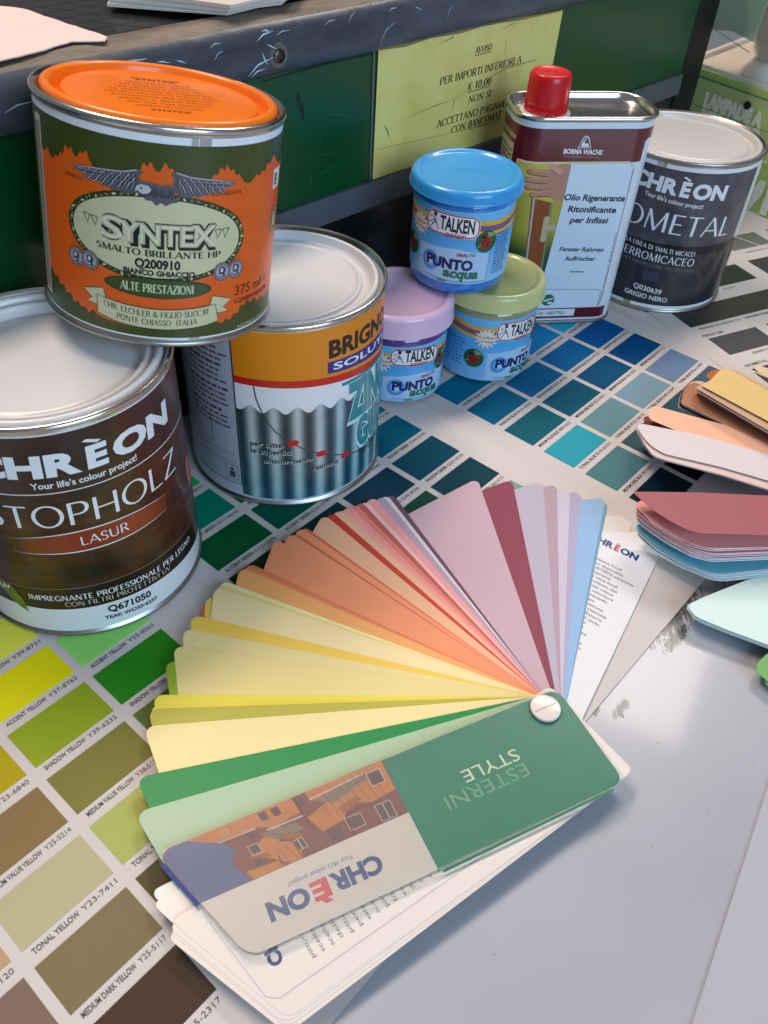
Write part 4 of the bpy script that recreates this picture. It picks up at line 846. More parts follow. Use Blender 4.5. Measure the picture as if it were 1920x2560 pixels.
decal('lettering', text('Borma Wachs', -68, -46, 121, 2.6, .03), tinmap, .24, mat('side_cream', '#cfc2a0', .4), ot, 1.6)
sl_ = []
for i in range(26):
    x = -68.5
    while x < -50: wd = 1.5+rng.random()*4; sl_.append(P(rect(x, min(x+wd, -48), 113-i*3, 114-i*3))); x += wd+.9
decal('small_print', sl_, tinmap, .24, inkg, ot, 1.6)['kind'] = 'stuff'
capc = (-23.6, -3.2)
lathe('cap_collar', [(15.0, H-4.6), (15.0, H-3.2), (14.4, H-2.6), (12, H-2.4)], mat('collar_plastic', '#d8c8c8', .35), ot, 48, 40, capc)
v = []; f = []; n = 96; prof = [(12.6, H-2.5), (12.7, H-2), (12.4, H+4), (12.1, H+13), (11.9, H+17), (11.3, H+18.4), (10.4, H+18.9), (9.6, H+18.6), (8.8, H+18.2), (0, H+18.2)]
for i in range(n):
    a = 2*PI*i/n
    for k, (r_, z) in enumerate(prof):
        rr_ = r_+(.28 if (i % 2 and 1 <= k <= 4) else 0); v.append(((capc[0]+rr_*math.cos(a))*.001, (capc[1]+rr_*math.sin(a))*.001, z*.001))
for i in range(n):
    j = (i+1) % n; L = len(prof)
    for k in range(L-1):
        f.append((i*L+k, j*L+k, j*L+k+1, i*L+k+1) if k < L-2 else (i*L+k, j*L+k, i*L+k+1))
obj('screw_cap', mesh('screw_cap', v, f, 50), mat('red_cap', '#c80c1c', .33, coat=.2, noise=.05, nscale=300), ot)

# ------------------------------------------------------------------ centre fan deck
PV = (.2331*300, .6594*300)
fan = thing('fan_deck', 'wide open fan deck in front with green cover and round white pivot screw', 'fan deck', (PV[0]*.001, PV[1]*.001, 0))
def rounded_strip(x0, x1, y0, y1, r): return rrect(x0, x1, y0, y1, r, 5)
NSTR = [0]
def strip(ang, hexc, L, zi, zf, name='colour_strip', e=6.8, W=46.5, back=10.5, th=.13, rough=.42, label=None, mt=None, rad=5, curl=0, sk=.4):
    a = R(ang); ca, sa = math.cos(a), math.sin(a)
    o = [(x-(sk*(y+e) if x > L*.5 else 0), y) for x, y in rounded_strip(-back, L, -e, W-e, rad)]
    def f(x, y, z): # z is 0 or 1
        t = max(-.1, x/150.); zz = zi+(zf-zi)*t+curl*t*t-(th if z == 0 else 0)
        return ((x*ca-y*sa)*.001, (x*sa+y*ca)*.001, zz*.001)
    ob = slab(name, [(x, y) for x, y in o], 0, 1, mt or mat('strip_card', hexc, rough, spec=.3, noise=.012, nscale=25), fan, f)
    if label: ob['label'] = label
    return ob, (lambda x, y, l: f(x, y, 1) if not l else tuple(Vector(f(x, y, 1))+Vector((0, 0, l*.001))))
zb = .35; zt = 9.2
stack = [  # (corner angle, colour, length, label) from the bottom of the stack to the top
 (65.6, '#dcd6d0', 143, 'white card'), (60.0, '#e2e2e4', 139, 'white text card'), (71.4, '#6a9cb4', 146.5, None), (72.1, '#8fb6dc', 149, 'light blue strip'), (77.2, '#aaa6c2', 149, None), (79.4, '#c6bfd0', 148.6, None), (82.1, '#b096a4', 149.4, None), (84.9, '#b6acbe', 149.6, None),
 (91.2, '#86344a', 149, 'maroon strip'), (98.3, '#c4a5b0', 149, 'wide mauve strip'), (116.7, '#644054', 146.8, 'dark purple strip'), (117.9, '#d8d0d8', 147, None), (118.8, '#b29caa', 147, None), (120.6, '#ea9c9e', 148, None), (122.6, '#eebcb8', 147, None), (123.6, '#b8564e', 147.5, None), (124.9, '#e07c70', 147, None), (126.3, '#ea968c', 147.5, None), (127.6, '#eaa292', 147, None), (128.6, '#ecb492', 147.5, None),
 (130.2, '#c83420', 147.6, 'bright red strip'), (131.9, '#ebb38c', 148, 'pale peach strip'), (136.9, '#dc6c48', 147.6, None), (137.6, '#ee9468', 148.2, None), (139.4, '#c8684a', 147.6, None), (140.0, '#ee946c', 148.4, None), (142.9, '#ec9468', 150, 'salmon orange strip'), (150.6, '#e07e52', 149.6, None), (151.6, '#e88a5c', 150, None), (152.2, '#efaa66', 150.4, 'apricot strip'),
 (161.6, '#dc5a34', 153.4, None), (160.4, '#e8c860', 153.6, None), (156.4, '#f0e0a2', 152.8, None), (157.4, '#e4d48a', 153, None), (158.2, '#f0dca4', 153, 'cream strip'), (165.0, '#ecc856', 154, 'golden yellow strip'), (168.0, '#e5d594', 154, None), (174.6, '#8faa2c', 154.8, None), (171.6, '#e5d48e', 154, 'pale yellow strip'), (180.9, '#e6d64e', 155, 'yellow strip'), (182.6, '#e2d048', 155, None), (183.4, '#b6b046', 155.4, 'olive strip'), (186.3, '#ecdc9c', 155.6, 'cream yellow strip'), (194.2, '#108a46', 156.8, 'bright green strip'), (199.2, '#a9c4a2', 157.6, 'pale green strip')]
n = len(stack)
maps = {}
for i, (ca_, hx, L, lb) in enumerate(stack):
    t = i/(n-1); zi = zb+.9+(zt-1.6)*t; zf = zb+.1+i*.14
    o, mp = strip(ca_+2.6, hx, L+(4 if ca_ > 80 else 2.5), zi, zf, label=lb, th=.11, e=(14 if lb == 'white text card' else 8.4), sk=(.58 if ca_ < 125 else .58-(ca_-125)/75*.26))
    maps[lb or i] = mp
tm_ = maps['white text card']
blueink = mat('logo_blue', '#1c3a78', .4); redink = mat('logo_red_ink', '#b82028', .4)
rotm = lambda mp: (lambda x, y, l: mp(y, -x, l))     # reading across the strip, top towards its far end
rm = rotm(tm_)
dk_, rd_ = logo(-20.5, 5.4, 115.0, 4.1, .05)
tlt = lambda x, y, l: rm(x, y-.1*(x+15), l)
decal('lettering', dk_, tlt, .05, blueink, fan)
decal('lettering', rd_, tlt, .05, redink, fan)
tx = ['Sistema Fondi', 'con disponibile', 'in ESTERNI, attraverso', 'componente', 'con sette fondi', "e l'utilizzo dei", 'colorati riduce', 'nelle coloriture', 'e il generando', 'di tempo', "l'applicazione", "colore, ottimizza", 'con la finitura.', 'in uno il ciclo.', 'di QUARZO', 'da MILANO', 'indirizzo su', 'e non sono', 'con la gamma', 'con pastello:', 'a SYNTEX', 'di CHREON']
faint = mat('faint_ink', '#6b696e', .5)
for i, t_ in enumerate(tx):
    x1_ = -11+len(t_)*.92
    decal('lettering', text(t_, -13, x1_, 103.2-i*3.0, 1.65, .012), tlt, .05, faint, fan)

# white sheets at the very bottom on the cover's side
wsm = mat('white_sheet', '#e2d9d0', .42, coat=.1, noise=.01, nscale=30)
wh = []
for k, (an, L, zi, zf, e, W) in enumerate(((215.0, 161.5, 9.1, 6.6, 8, 46.5), (216.4, 162, 9.25, 6.75, 8, 46.5), (220.9, 161.6, 9.4, 6.9, 8, 46.6), (220.4, 160.4, 9.55, 7.05, 8, 46.5), (220.0, 160.0, 9.7, 7.2, 8, 46.3), (219.6, 158.6, 9.85, 7.35, 8, 46.5))):
    o, mp = strip(an-2.6, '#e6e0da', L, zi, zf, 'white_sheet', e=e, W=W, back=10.5, mt=wsm, sk=.38, th=.1, rad=3)
    wh.append(mp)
wt = wh[-1]
rw_ = lambda x, y, l: wt(y, -x, l)
dk_, rd_ = logo(-23.5, 2.5, 133.6, 4.1, .05)
decal('lettering', dk_, rw_, .06, blueink, fan); decal('lettering', rd_, rw_, .06, redink, fan)
rng2 = random.Random(11)
for i in range(25):
    t_ = ' '.join(rng2.choice(['colori', 'della', 'gamma', 'esterni', 'tabella', 'con', 'fondi', 'pittura', 'per', 'scelta']) for _ in range(4))
    decal('lettering', text(t_, -28.3+rng2.uniform(0, .5), 10, 124.5-i*3.6, 1.5, .0), rw_, .06, faint, fan)
decal('printed_frame', stroke([(-4, 32.2), (140, 32.2), (143.5, 29.5), (148.5, -2)], .3), wt, .06, mat('frame_ink', '#bdb4bc', .5), fan)
# cover: printed card with a clear plastic sheet over it
CA = 207.9
o, cm = strip(CA, '#1f7a5c', 156.5, zt+1.6, 8.3, 'cover_card', e=6.9, sk=.4, W=46, back=10.4, th=.3, label='printed cover card', mt=mat('cover_white', '#e4d6cb', .3, coat=.2))
cv = lambda x, y, l: cm(x, y, l)
pvx = lambda x, y, l: cm(x+(6.0-.4*(y+6.9))*max(0, (x-69.6)/80.8), y, l)
gcol = mat('cover_green', '#1a7a62', .35, spec=.4, noise=.02, nscale=20)
def inset(x0, x1, y0, y1, r=0): return rrect(x0, x1, y0, y1, r, 5)
gc = [(69.6, -6.8), (-5.4, -6.8)]+[(-5.4-5*math.sin(R(a)), -1.8-5*math.cos(R(a))) for a in (15, 30, 45, 60, 75, 90)]+[(-10.4, 34)]+[(-5.4-5*math.cos(R(a)), 34+5*math.sin(R(a))) for a in (15, 30, 45, 60, 75, 90)]+[(69.6, 39.0)]
def sub(pts, step=6):
    out = []
    for i in range(len(pts)):
        a, b = pts[i], pts[(i+1) % len(pts)]; k = max(1, int(math.hypot(b[0]-a[0], b[1]-a[1])/step))
        out += [(a[0]+(b[0]-a[0])*j/k, a[1]+(b[1]-a[1])*j/k) for j in range(k)]
    return out
decal('green_field', P(gc), cv, .05, gcol, fan, 4)
pic = [(69.6, -6.8), (145.6, -6.8)]+[(145.5+5*math.sin(R(a)), -1.8-5*math.cos(R(a))) for a in (20, 45, 70, 90)]+[(150.4, 16.2), (69.6, 16.2)]
decal('cover_picture', P(pic), pvx, .05, mat('pic_roof', '#865c56', .5, spec=.2), fan, 4)
pblue = mat('pic_sky', '#666d90', .5, spec=.2); por = mat('pic_wall', '#c08058', .5, spec=.2); prf = mat('pic_grey_roof', '#8c7a6c', .5, spec=.2); pw_ = mat('pic_white', '#c8bcb4', .5, spec=.2); pdk = mat('pic_dark', '#6a5a5a', .5, spec=.2)
decal('cover_picture', [P([(150.3, 16.1), (150.3, -1.8), (149, -5), (145.6, -6.7), (141, -6.7), (132, -1), (129.5, 4), (134, 8), (132.8, 12.4), (131.5, 16.1)])], pvx, .08, pblue, fan, 4)
decal('cover_picture', [P([(141, -6.6), (104, -6.6), (104, 0), (113, 1), (121, 4), (127, 8), (121, 12), (117, 16), (112, 16), (110, 10), (116, 7), (112, 3), (119, -1), (133, -1.4)]), P([(99, -6.6), (70, -6.6), (70, 6), (80, 7), (88, 4), (92, 9), (101, 10), (103, 3), (94, 0), (99, -3)]), P([(131.5, 12.5), (120, 13.4), (119, 16), (131, 16)])], pvx, .08, por, fan, 4)
decal('cover_picture', [P([(98, -2), (78, -4.8), (76, -2.4), (92, 1.6)]), P([(120, 1.6), (107, 3), (106, 6.4), (116, 6)])], pvx, .11, prf, fan, 4)
decal('cover_picture', [P(rect(86, 92, 9, 14)), P(rect(74, 80, 9, 15.6)), P(rect(95, 100, 10.5, 15)), P(rect(122.5, 126, 4.4, 8)), P(rect(108.5, 112, 9, 13)), P(rect(72, 77, -4, 1.5))], pvx, .14, pdk, fan, 4)
decal('cover_picture', [stroke([(133, -1.2), (120, -.8)], .5), stroke([(117, 1.4), (104, 1.6)], .6), stroke([(99, -3.2), (78, -4.6)], .6)]+[stroke(rect(a, b, c, d), .35, True) for a, b, c, d in ((86, 92, 9, 14), (74, 80, 9, 15.6), (122.5, 126, 4.4, 8), (108.5, 112, 9, 13), (72, 77, -4, 1.5), (128, 130, -5, -3))]+[stroke([(77, 9), (77, 15.6)], .35), stroke([(110.3, 9), (110.3, 13)], .35)], pvx, .17, pw_, fan, 4)
decal('cover_picture', [stroke([(x, -6.4+.2*k), (x-1.5, 6)], .18) for k, x in enumerate(range(76, 98, 3))]+[stroke([(x, 9), (x-1, 15.6)], .18) for x in (104, 106, 115, 118)]+[P(rect(a, a+2.6, b, b+3.4)) for a, b in ((114, -5.8), (109.6, -5.6), (101, -5.6), (124.6, 9.6), (121.2, -.6))], pvx, .2, pdk, fan, 4)
decal('cover_picture', [P([(92, 4), (84, 2.4), (82.6, 4.4), (91, 6.8)]), P([(128, 8.2), (121.6, 9), (121, 11), (127, 10.4)]), P([(112, 4.6), (107, 8.4), (109, 9), (114.5, 7)])], pvx, .21, mat('pic_terracotta', '#a06a54', .5, spec=.2), fan, 4)
decal('cover_picture', [stroke([(112.2, 16), (112, 7), (116, 3.6)], .3), stroke([(92, 16), (91, 8), (84, 7)], .3), stroke([(103.6, 8), (103.6, -6)], .25), stroke([(120, 15.8), (119, 12)], .3)], pvx, .22, mat('pic_shadow', '#5c3a34', .5, spec=.2), fan, 4)
cb = mat('cover_blue_ink', '#3c5480', .35, coat=.3); cr = mat('cover_red_ink', '#c4505a', .35, coat=.3)
decal('cover_lettering', [text('CHR', 86.2, 105.2, 25.6, 6.0, .05), text('ON', 113.2, 128, 25.6, 6.0, .05)], cv, .06, cb, fan, 4)
decal('cover_lettering', [text('\u00c8', 105.9, 112.3, 25.6, 6.0, .05)], cv, .06, cr, fan, 4)
decal('cover_lettering', text("Your life's colour project!", 94.6, 118.6, 21.8, 1.7, .0), cv, .06, cb, fan, 4)
pgr = mat('pale_green_word', '#a8cf9c', .35); dgr = mat('dim_green_word', '#6fa882', .35)
decal('cover_lettering', text('STYLE', 20.4, 44.6, 9.8, 5.0, .0), cv, .08, mat('cream_word', '#d3e2c0', .35), fan, 4)
decal('cover_lettering', text('ESTERNI', 20.6, 55.4, 16.4, 5.4, -.008), cv, .1, dgr, fan, 4)
clear = bpy.data.materials.new('clear_plastic'); clear.use_nodes = True
nt = clear.node_tree; b_ = nt.nodes['Principled BSDF']; b_.inputs['Base Color'].default_value = (.93, .95, .94, 1); b_.inputs['Roughness'].default_value = .22; b_.inputs['Transmission Weight'].default_value = 1; b_.inputs['IOR'].default_value = 1.05; b_.inputs['Specular IOR Level'].default_value = .5
b_.inputs['Coat Weight'].default_value = .5; b_.inputs['Coat Roughness'].default_value = .55
o, clm = strip(CA+.5, '', 158, zt+2.4, 9.1, 'plastic_cover', e=7.2, sk=.4, W=48, back=11, th=.3, mt=clear, label='clear plastic cover sheet')
decal('plastic_edge', [stroke([(-4, 40.2), (69, 40.2)], .9)], clm, .02, mat('edge_green', '#167a52', .25, coat=.6), fan, 4)
decal('plastic_edge', [stroke([(155.6, -3), (148.2, 15.6)], 1.6)], clm, .02, mat('edge_blue', '#3d4c86', .5, spec=.15), fan, 4)
zsc = zt+2.5
sc = lathe('pivot_screw', [(0, -10), (3, -10), (3, -.6), (5.9, -.6), (6.2, 0), (6.25, .7), (6.0, 1.1), (5.4, 1.2), (0, 1.22)], mat('screw_plastic', '#dcd2c8', .32, coat=.3), fan, 64, 40)
for v_ in sc.data.vertices: v_.co.z += zsc*.001
sl2 = box('screw_slot', -.0050, .0050, -.0003, .0003, (zsc+1.215)*.001, (zsc+1.24)*.001, mat('slot_line', '#b8a898', .6), sc); sl2.rotation_euler = (0, 0, R(28))

# ------------------------------------------------------------------ second fan deck at the right
deck = thing('fan_deck', 'thick fan deck at the right edge with bundles of beige, rose and aqua strips', 'fan deck', (0.24, .33, 0))
DK = {
'yell':(34.5,[(172.8,404.3),(179.4,409.0),(188.0,420.9),(191.9,423.0),(194.9,420.8),(210.3,402.3),(245.1,361.8),(235.1,334.3),(202.2,373.9)]),
'yell_b':(25.5,[(173.8,412.6),(185.1,421.6),(194.0,433.8),(201.1,433.8),(217.5,415.9),(253.4,374.1),(240.3,338.0),(205.9,375.4)]),
'orange':(21.0,[(184.0,428.0),(188.3,433.9),(192.4,436.1),(195.9,435.7),(257.6,380.2),(249.8,358.8)]),
'brown':(22.5,[(164.5,402.8),(173.7,421.8),(177.4,425.1),(180.9,422.6),(211.6,391.6),(248.4,356.8),(241.0,336.2),(205.0,368.7)]),
'brown_b':(15.0,[(166.6,408.3),(170.4,420.7),(175.3,430.3),(181.3,432.2),(184.8,429.7),(217.3,402.2),(255.1,366.5),(245.3,339.4),(208.7,372.1)]),
'maroon':(13.5,[(167.7,413.6),(174.4,430.7),(179.1,434.6),(182.5,430.3),(255.2,364.9),(246.9,341.9),(210.0,374.8),(168.0,410.5)]),
'peach':(18.0,[(143.8,385.9),(144.9,394.2),(147.7,398.3),(152.2,398.0),(208.7,376.1),(250.6,357.4),(241.6,332.7),(200.5,347.5)]),
'rust':(15.0,[(144.3,390.6),(144.2,396.2),(145.7,398.3),(152.0,399.0),(252.6,359.5),(244.2,336.2)]),
'lav':(22.5,[(135.7,375.5),(136.0,378.8),(138.1,380.4),(167.1,373.8),(202.7,360.5),(243.6,343.4),(236.4,323.7),(196.3,338.4),(173.7,347.3),(145.9,355.1),(140.6,360.6),(137.6,367.5)]),
'lav_b':(13.5,[(139.5,385.4),(140.3,389.9),(142.4,391.6),(172.2,384.4),(208.7,370.4),(251.4,354.5),(241.1,326.0),(200.4,341.5),(177.6,351.5),(149.6,361.0),(144.0,363.8),(140.9,373.3)]),
'rose':(33.0,[(119.9,308.8),(119.3,310.2),(120.7,310.6),(152.3,313.1),(185.6,314.0),(228.7,315.0),(218.9,287.9),(177.5,285.9),(145.7,284.3),(140.5,285.9),(134.1,290.6),(127.8,296.9),(121.8,305.8)]),
'pink':(25.5,[(122.3,307.8),(123.2,311.6),(125.7,312.7),(152.6,304.4),(185.6,304.7),(229.7,308.8),(223.0,290.1),(180.1,285.7),(151.2,282.1),(144.3,284.6),(136.0,289.6),(128.0,297.3)]),
'pink_b':(16.5,[(125.1,307.0),(125.4,311.3),(128.1,315.1),(154.9,302.7),(188.3,303.0),(233.0,307.1),(227.3,291.6),(183.8,287.1),(156.1,283.1),(147.1,285.2),(137.2,292.8),(130.0,300.4)]),
'teal':(12.6,[(126.2,305.4),(125.6,309.1),(127.4,310.4),(155.7,301.1),(190.1,304.3),(235.1,308.4),(229.2,292.0),(184.3,284.1),(160.0,278.6),(154.5,279.1),(144.2,283.9),(132.9,294.9)]),
'pale_b':(9.0,[(127.7,304.4),(127.2,308.3),(129.1,310.2),(157.0,302.0),(191.6,305.2),(237.0,309.3),(230.3,291.0),(185.3,283.1),(163.4,278.3),(157.4,278.5),(143.7,285.9),(133.8,294.4)]),
'aqua':(9.0,[(142.6,258.0),(142.2,260.4),(143.5,262.2),(150.9,266.9),(175.3,280.1),(185.3,283.1),(229.8,289.6),(207.0,226.7),(173.2,240.8),(157.2,247.8),(144.3,254.4)]),
'aqua_b':(6.6,[(143.1,258.6),(142.9,262.0),(144.5,263.6),(151.8,267.6),(176.4,281.4),(186.4,284.1),(231.7,292.0),(208.0,226.4),(174.1,241.2),(158.1,248.2),(145.1,254.5)]),
'green':(6.0,[(165.6,229.4),(167.7,233.2),(173.6,238.7),(220.0,258.9),(200.9,206.2),(170.2,220.8),(167.3,225.7),(165.6,226.9)]),
'greenb':(4.8,[(168.3,224.6),(169.1,226.3),(173.1,229.2),(215.7,245.7),(200.3,203.1),(171.0,219.0),(169.1,221.5)]),
'tan':(18.0,[(222.4,449.7),(221.4,454.8),(223.8,455.6),(230.7,452.8),(277.8,432.5),(261.7,388.1),(227.5,441.6)]),
}
def smooth_out(p, it=1):
    for _ in range(it):
        q = []
        for i in range(len(p)):
            a, b = p[i], p[(i+1) % len(p)]; d = math.hypot(a[0]-b[0], a[1]-b[1])
            if d < 3: q.append(((a[0]+b[0])/2, (a[1]+b[1])/2)); continue
            k = min(.25, 1.6/d); q += [(a[0]+(b[0]-a[0])*k, a[1]+(b[1]-a[1])*k), (b[0]-(b[0]-a[0])*k, b[1]-(b[1]-a[1])*k)]
        p = q
    return p
def leafcard(pts, z, hexc, edge='#d8cccc', label=None, th=.26, dx=0, dy=0):
    o = [((x+dx)*.001-.24, (y+dy)*.001-.33) for x, y in smooth_out(pts)]
    ob = slab('colour_strip', o, (z-th)*.001, z*.001, mat('strip_card', hexc, .42, spec=.3, noise=.012, nscale=25), deck)
    if label: ob['label'] = label
    return ob
def stack2(top, bot, cols, label=None):
    """sheets between two outlines: the lower outline is moved towards the upper one; every sheet is card white on its cut edge"""
    zt_, pt = DK[top]; zb_, pb = DK[bot]; n = len(cols)
    ax = sum(p[0] for p in pb[:3])/3; ay = sum(p[1] for p in pb[:3])/3; bx = sum(p[0] for p in pt[:3])/3; by = sum(p[1] for p in pt[:3])/3
    for i, c in enumerate(cols):
        t = i/n; z = zb_+(zt_-zb_)*t
        ob = leafcard(pb, z, c, th=.42, dx=(bx-ax)*t+rng.uniform(-.6, .6), dy=(by-ay)*t+rng.uniform(-.5, .5))
        ob.data.materials.append(mat('card_edge', '#ece4ea', .6, spec=.2))
        for p in ob.data.polygons:
            if abs(p.normal.z) < .5: p.material_index = 1
    ob = leafcard(pt, zt_, label[0], label=label[1])
    ob.data.materials.append(mat('card_edge', '#ece4ea', .6, spec=.2))
    for p in ob.data.polygons:
        if abs(p.normal.z) < .5: p.material_index = 1
for k, c, l in (('greenb', '#9cc4b4', 'small pale green strip end'), ('green', '#74ae62', 'green strip end')): leafcard(DK[k][1], DK[k][0], c, label=l)
stack2('aqua', 'aqua_b', ['#9ed0d4', '#bfe0dc'], ('#d3ece4', 'pale aqua strip'))
stack2('teal', 'pale_b', ['#cfe6e6', '#d8ecea', '#b4dce2'], ('#66aec0', 'teal blue strip'))
stack2('pink', 'pink_b', ['#c8c8d4', '#e4dce0', '#5a2c38', '#e8a8a4', '#e4908c', '#d4808a', '#e8a49c', '#e6a0a0'], ('#ea9c98', 'pink strip'))
leafcard(DK['rose'][1], 33, '#a45c62', label='dusty rose strip on top of its bundle')
stack2('lav', 'lav_b', ['#b8a8cc', '#e0d8e0', '#6a5060', '#c4b4c4', '#e4d8d8', '#8a5c5c', '#e0c8c0'], ('#dcd0d2', 'pale pinkish white strip'))
leafcard(DK['rust'][1], 15.0, '#7c3820', label='rust brown strip end'); 
leafcard(DK['peach'][1], 22.0, '#eeb898', label='peach strip')
leafcard(DK['maroon'][1], 13.8, '#5c2a26', label='dark maroon strip end')
stack2('brown', 'brown_b', ['#d8c0b4', '#30201c', '#e0ccc0', '#a8785c', '#d8c0b0'], ('#b07c5c', 'light brown strip'))
leafcard(DK['orange'][1], 25.0, '#b86c2c', label='orange brown strip end')
stack2('yell', 'yell_b', ['#dcc4b0', '#b89880', '#e0ccb8', '#9c7a60', '#e4d0b4', '#caa880'], ('#dfbe7c', 'sand yellow strip'))
leafcard(DK['tan'][1], 18, '#dcc49a', label='sand strip end')
# the screwed spine of this deck, beyond the frame
lathe('pivot_screw', [(0, 1), (7.4, 1), (7.5, 38), (6.6, 39), (0, 39)], mat('screw_plastic', '#dcd2c8', .32, coat=.3), deck, 48, 40, (2, -16))

# ------------------------------------------------------------------ shop counter behind
d_ = Vector((.6783, .7348, 0)).normalized(); n_ = Vector((-d_.y, d_.x, 0)); b0 = Vector((-.3799, 1.3143, 0))*K
ctr = thing('shop_counter', 'dark green shop counter with grey bumper running diagonally behind the cans', 'counter', tuple(b0))
ctr.rotation_euler = (0, 0, math.atan2(d_.y, d_.x))
cmap = lambda x, y, l: (x*.001, -l*.001, y*.001)     # local: x along the counter, z up, facing -y
greenm = mat('green_panel', '#074423', .3, coat=.15, noise=.25, nscale=7, bump=.15, bscale=60)
def grime(c1, c2, c3, sc):
    def f(nt):
        tc = nd(nt, 'ShaderNodeTexCoord').outputs['Object']
        mp = nd(nt, 'ShaderNodeMapping'); mp.inputs['Scale'].default_value = (.35, 1, 1); nt.links.new(tc, mp.inputs[0])
        a = nd(nt, 'ShaderNodeTexNoise'); a.inputs['Scale'].default_value = sc; a.inputs['Detail'].default_value = 10; a.inputs['Roughness'].default_value = .72; nt.links.new(mp.outputs[0], a.inputs['Vector'])
        b = nd(nt, 'ShaderNodeTexNoise'); b.inputs['Scale'].default_value = sc*5; b.inputs['Detail'].default_value = 8; b.inputs['Roughness'].default_value = .8; b.inputs['Distortion'].default_value = 1.5; nt.links.new(mp.outputs[0], b.inputs['Vector'])
        base = cramp(nt, a.outputs['Fac'], [(.36, c1), (.62, c2)])
        return mixc(nt, cramp(nt, b.outputs['Fac'], [(.58, '#000000'), (.68, '#b0b0b0')]), base, c3)
    return f
bumpm = ramp_mat('grey_bumper', grime('#363b45', '#50565f', '#6c7076', 40), .34)
worn = ramp_mat('worn_bumper_top', grime('#4a433c', '#7d7264', '#a89c8a', 55), .55)
def add_bump(m_, st, sc):
    nt = m_.node_tree; n = nd(nt, 'ShaderNodeTexNoise'); n.inputs['Scale'].default_value = sc; n.inputs['Detail'].default_value = 6
    nt.links.new(nd(nt, 'ShaderNodeTexCoord').outputs['Object'], n.inputs['Vector']); b = nd(nt, 'ShaderNodeBump'); b.inputs['Strength'].default_value = st; b.inputs['Distance'].default_value = .001
    nt.links.new(n.outputs['Fac'], b.inputs['Height']); nt.links.new(b.outputs[0], nt.nodes['Principled BSDF'].inputs['Normal'])
add_bump(bumpm, .5, 70); add_bump(worn, .9, 160)
X0, X1 = -600, 1.622*300
box('panel', X0*.001, X1*.001, 0, .004, .0960, .1745, greenm, ctr)
box('counter_body', X0*.001, X1*.001-.001, .0045, .34, 0, .19, mat('black_body', '#0d0e10', .5), ctr)
box('plinth', X0*.001, X1*.001, .001, .0045, 0, .0955, mat('black_plinth', '#0b0b0d', .35, coat=.3, noise=.2, nscale=20), ctr)
box('lower_rail', X0*.001, X1*.001, -.003, .0008, .0855, .1010, mat('rail_grey', '#5c636d', .35, metal=.3, noise=.15, nscale=30, bump=.3), ctr, .0008)
box('end_cap', X1*.001, X1*.001+.034, .0, .34, 0, .194, mat('black_end', '#0a0c0b', .45), ctr)
# bumper profile
def extr(name, prof, x0, x1, m, parent, nx=60, jit=0):
    v = []; f = []; k = len(prof)
    for i in range(nx+1):
        x = x0+(x1-x0)*i/nx
        for (y, z) in prof: v.append((x*.001, (y+jit*math.sin(i*1.7+z))*.001, (z+jit*math.sin(i*.9))*.001))
    for i in range(nx):
        for j in range(k-1): f.append((i*k+j, i*k+j+1, (i+1)*k+j+1, (i+1)*k+j))
    f.append(tuple(range(k))); f.append(tuple(range(nx*k+k-1, nx*k-1, -1)))
    return obj(name, mesh(name, v, f, 50), m, parent)
extr('bumper', [(6, 171.5), (-4, 171.5), (-6, 173), (-6.4, 178), (-6.2, 185), (-5.2, 189), (-2.6, 192.2), (-1, 193.2)], X0, X1, bumpm, ctr, jit=.12)
extr('bumper', [(-1, 193.2), (8, 194.8), (16, 194.4), (21, 193.2), (21, 180), (2, 180)][:4], X0, X1, worn, ctr, jit=.12)['label'] = 'worn brownish top of the bumper'
blk = box('belt_top', X0*.001, X1*.001-.002, .0212, .335, .180, .1925, mat('black_rubber', '#141312', .38, coat=.2, noise=.3, nscale=40), ctr)
# ring pattern of the belt
rg = []
for i in range(24):
    for j in range(9):
        cx, cy = -150+i*13+(6.5 if j % 2 else 0), 30+j*11.5
        rg.append(stroke(ell(cx, cy, 5.6, n=24), .7, True))
decal('belt_rings', rg, lambda x, y, l: (x*.001, y*.001, .19255+l*.001), .05, mat('ring_rubber', '#2b2a29', .4), ctr)
